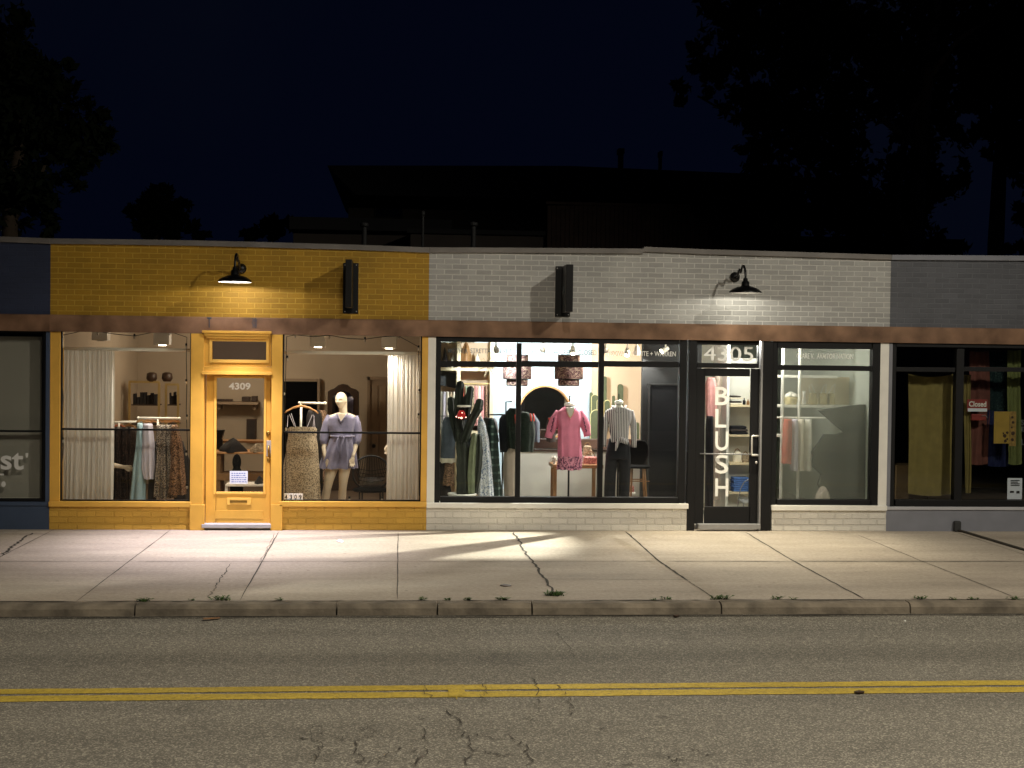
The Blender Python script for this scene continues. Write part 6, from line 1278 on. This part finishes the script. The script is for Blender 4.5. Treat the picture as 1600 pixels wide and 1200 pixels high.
m = MB(); a = P(1256, 632, BY+.1); m.lathe([(.035, .001), (.03, .06), (.02, .14), (.03, .2)], a.x, BY+.1, a.z, 14); obj('vase', m, 'enamel', None, smooth=True, label='slim white vase right of the straw basket behind the shade', cat='vase', loc=(a.x, BY+.1, a.z))
for k, (px, w, lean) in enumerate(((1270, 10, -3), (1286, 9, 4), (1299, 8, 5))):
    t = thing('handbag', ('left', 'middle', 'right')[k]+' pale handbag with tall handles on the shelf behind the shade', 'handbag', P(px, 632.4, BY+.15)); m = MB(); a = P(px-w*.6, 632, BY+.15); b = P(px+w*.6, 614, BY+.15); m.prism([(a.x, a.z), (b.x, a.z), (b.x-.01, b.z), (a.x+.01, b.z)], BY+.1, BY+.22); obj('bag_body', m, 'basketry', t, bev=.01)
    m = MB(); ptube(m, [(px-4, 615, BY+.16, .6), (px-3+lean, 603, BY+.16, .6), (px+1+lean, 600, BY+.16, .6), (px+4, 615, BY+.16, .6)], 6); obj('handle', m, 'enamel', t)
m = MB(); a = P(1208, 652, BY); b = P(1330, 655, BY); m.tube([(a.x, BY-.05, a.z), (b.x, BY-.05, a.z)], .012, 8); obj('hanging_rail', m, 'enamel', None, label='thin hanging rail under the long shelf behind the shade', cat='rail', loc=a)
garment('dress', 'coral', [(1226, 1236, 655), (1224, 1237, 670), (1222, 1235, 724)], BY-.1, 'salmon pink dress hanging behind the left side of the shade', folds=4, amp=.2, depth=.1, seed=94)
for k, (a_, b_) in enumerate(((1238, 1246), (1247, 1256), (1258, 1268))): garment('dress', ('lilac', 'cream', 'enamel')[k], [(a_+1, b_-1, 655), (a_, b_, 668), (a_-2, b_-1, 735)], BY-.1, ('pale lilac', 'cream', 'white')[k]+' dress hanging behind the shade right of the salmon pink one', folds=4, amp=.3, depth=.1, seed=95+k)
M['darkgreen'] = mat('dark_green_sheet', c(26, 34, 32), .9, 0, .1, 4)
shape = [(1279, 641), (1345, 632), (1353, 632), (1353, 781), (1290, 781), (1279, 757), (1284, 742), (1271, 730), (1270, 706), (1285, 684), (1289, 678), (1308, 679), (1318, 675)]
m = MB(); m.prism([PX(x, y, .72) for x, y in shape], .72, .80); obj('added_dark_sheet', m, 'darkgreen', None, label='dark green jagged-edged sheet added for the dark area behind the see-through shade', cat='display board', bev=.01, loc=P(1315, 781, .72))  # made-up sheet, added to fill the dark jagged area behind the roller shade
heap('cushion', 'taupe', 1274, 1298, 764, 786, .58, 'pale round cushion at the foot of the dark green sheet', 'cushion', seed=5, yd=.12)

# ================================================================== GREY SHOP WINDOW
M['tantex'] = mat('tan_woven', c(122, 110, 62), .9, 0, .12, 8, .006, 60); M['rustcloth'] = mat('faded_rust', c(96, 56, 48), .9, 0, .25, 5, .006, 30); M['limecloth'] = mat('faded_lime', c(96, 104, 58), .9, 0, .12, 6, .006, 30)
M['starry'] = pattern('navy_speckled', 'floral', c(22, 28, 62), c(60, 72, 92), 30, thr=.64); M['teal'] = pattern('teal_sequin', 'floral', c(14, 32, 34), c(64, 84, 80), 60, thr=.62)
def hung(name, px0, px1, pt, pb, y, mm, label, sag=3, cat='hanging cloth', taper=0):
    K = []; 
    for k in range(25):
        u = k/24; row = []
        for j in range(31):
            s = j/30; px = px0+(px1-px0)*s+taper*(s-.5)*-2*u*u+1.0*math.sin(u*5+px0); py = pt+(pb-pt)*u+(math.sin(PI*s)*sag)*((1-u) if u < .3 else 0)+math.sin(PI*s)*sag*.8*(u > .96); yy = y+.014*math.sin(s*9+px0)+.01*math.sin(s*22+u*4+px0)
            v = P(px, py, y); row.append((v.x, yy, v.z))
        K.append(row)
    m = MB(); m.rings(K, closed=False, cap=False); return obj(name, m, mm, None, smooth=True, label=label, cat=cat, loc=P((px0+px1)/2, pt, y), recalc=False)
hung('hanging_cloth', 1419, 1493, 584, 771, .30, 'tantex', 'wide tan woven cloth hanging in the left pane of the grey shop', 5)
hung('hanging_cloth', 1505.5, 1518, 585, 770, .30, 'tantex', 'narrow tan cloth at the left edge of the right grey shop pane', 1, taper=2)
hung('hanging_cloth', 1514, 1546, 548, 725, .42, 'rustcloth', 'faded rust red cloth behind the closed sign', 2, taper=1)
hung('hanging_cloth', 1543, 1575, 548, 650, .46, 'teal', 'teal glittery cloth at the top between rust and lime cloths', 2)
hung('hanging_cloth', 1543, 1577, 640, 728, .44, 'starry', 'navy blue speckled cloth below the teal cloth', 2)
hung('hanging_cloth', 1574, 1596, 546, 725, .36, 'limecloth', 'faded lime green cloth behind the yellow poster', 2, taper=1)
hung('hanging_cloth', 1606, 1650, 585, 770, .36, 'rustcloth', 'rust cloth just beyond the right edge of the photo', 2)
m = MB(); a = P(1399, 586, .34); b = P(1600, 547, .34); m.tube([(P(1398, 580, .5).x, .4, 2.15), (P(1700, 580, .5).x, .4, 2.15)], .01, 6)
t = thing('closed_sign', 'red and white sign reading Closed in the grey shop window', 'sign', P(1527, 635, .2))
M['signred'] = mat('faded_sign_red', c(130, 46, 40), .6, 0, .1, 10)
obj('board', MB().pbox(1511, 624, 1543, 643, .20, .207, .2), 'signred', t)
text('sign_lettering', 'Closed', (1514, 627, 1541, 635.5), 'lettering', .196, t, bold=.02)
obj('label_strip', MB().pbox(1512, 638, 1542, 643, .195, .1995, .2), 'paper', t)
t = thing('red_pouch', 'small red pouch hanging below the closed sign', 'pouch', P(1530, 653, .24)); obj('pouch', MB().pbox(1518, 647, 1541, 657, .23, .27, .23), 'signred', t, bev=.01); m = MB(); ptube(m, [(1534, 650, .22, .6), (1540, 649, .22, .6), (1543, 653, .22, .6)], 6); obj('clip', m, 'alu', t)
M['posteryellow'] = mat('poster_yellow', c(150, 124, 50), .7, 0, .12, 6)
t = thing('poster', 'yellow poster with small dark drawings on the grey shop pane', 'poster', P(1566, 668, .13)); obj('sheet', MB().pbox(1553, 643, 1577, 693, .13, .134, .13), 'posteryellow', t)
m = MB()
for x, y, r in ((1570, 681, 3), (1574, 676, 2.2), (1571, 689, 2.5), (1574, 686, 1.6), (1568, 677, 1.4)): a = P(x, y, .125); m.tube([(a.x, .1295, a.z), (a.x, .125, a.z)], r/sc(.1), 9)
obj('drawings', m, 'darkwood', t)
t = thing('poster', 'second brownish illustrated poster right of the yellow one', 'poster', P(1585, 668, .135)); obj('sheet', MB().pbox(1577.6, 643, 1588, 697, .136, .14, .13), 'rustcloth' if False else mat('poster_tan', c(136, 110, 56), .7, 0, .3, 20), t)
m = MB()
for x, y, r in ((1582, 652, 2), (1583, 660, 2.2), (1581, 668, 1.6), (1583, 677, 3.2), (1582, 687, 2.6)): a = P(x, y, .13); m.tube([(a.x, .1355, a.z), (a.x, .131, a.z)], r/sc(.1), 9)
obj('drawings', m, 'darkwood', t)
t = thing('notice', 'white notice with black lines low in the corner of the grey shop pane', 'notice', P(1586, 765, .13)); obj('sheet', MB().pbox(1574, 747, 1597, 780, .13, .134, .13), 'paper', t)
m = MB()
for k in range(4): m.pbox(1579, 750+k*2.6, 1593-(k == 1)*3, 751.4+k*2.6, .1255, .1295, .13)
m.pbox(1578, 767, 1584, 770, .1255, .1295, .13); m.pbox(1588, 767, 1593, 771, .1255, .1295, .13); obj('print', m, 'ink', t)
text('window_lettering', 'S', (1595.5, 656, 1600, 664), 'lettering_grey', .066, gry); text('window_lettering', 'E', (1596, 667, 1600.5, 674), 'lettering_grey', .066, gry); text('window_lettering', 'L', (1596, 686, 1601, 695), 'lettering_grey', .066, gry)
t = thing('cardboard_box', 'large tan cardboard box on the floor behind the wide tan cloth', 'box', P(1424, 790, .6)); t.location.z = .06
m = MB(); a = P(1399, 727, .55); b = P(1450, 790, .55); m.box(a.x, b.x, .55, 1.0, .35, a.z); obj('carton', m, mat('cardboard', c(120, 98, 68), .9, 0, .1), t, bev=.006); m = MB(); m.box(a.x+.02, b.x-.02, .57, .98, .062, .348); obj('plinth', m, 'darkwood', t)
# grey shade of the blue shop
m = MB(); a = P(-318, 521, .2); b = P(65, 778, .2); K = [[(a.x+(b.x-a.x)*j/30, .2+.004*math.sin(j*.8+k*.3), a.z-(a.z-b.z)*k/10) for j in range(31)] for k in range(11)]; m.rings(K, closed=False, cap=False)
obj('roller_shade', m, 'shadegrey', None, smooth=True, label='pale grey roller shade pulled down in the blue shop window', cat='roller shade', loc=(a.x, .2, a.z))
m = MB(); a = P(-318, 779, .2); b = P(64, 779, .2); m.box(a.x, b.x, .185, .215, b.z-.015, b.z+.012); obj('shade_bar', m, 'lampbox', None, label='white bottom bar of the grey roller shade', cat='shade bar', loc=a)
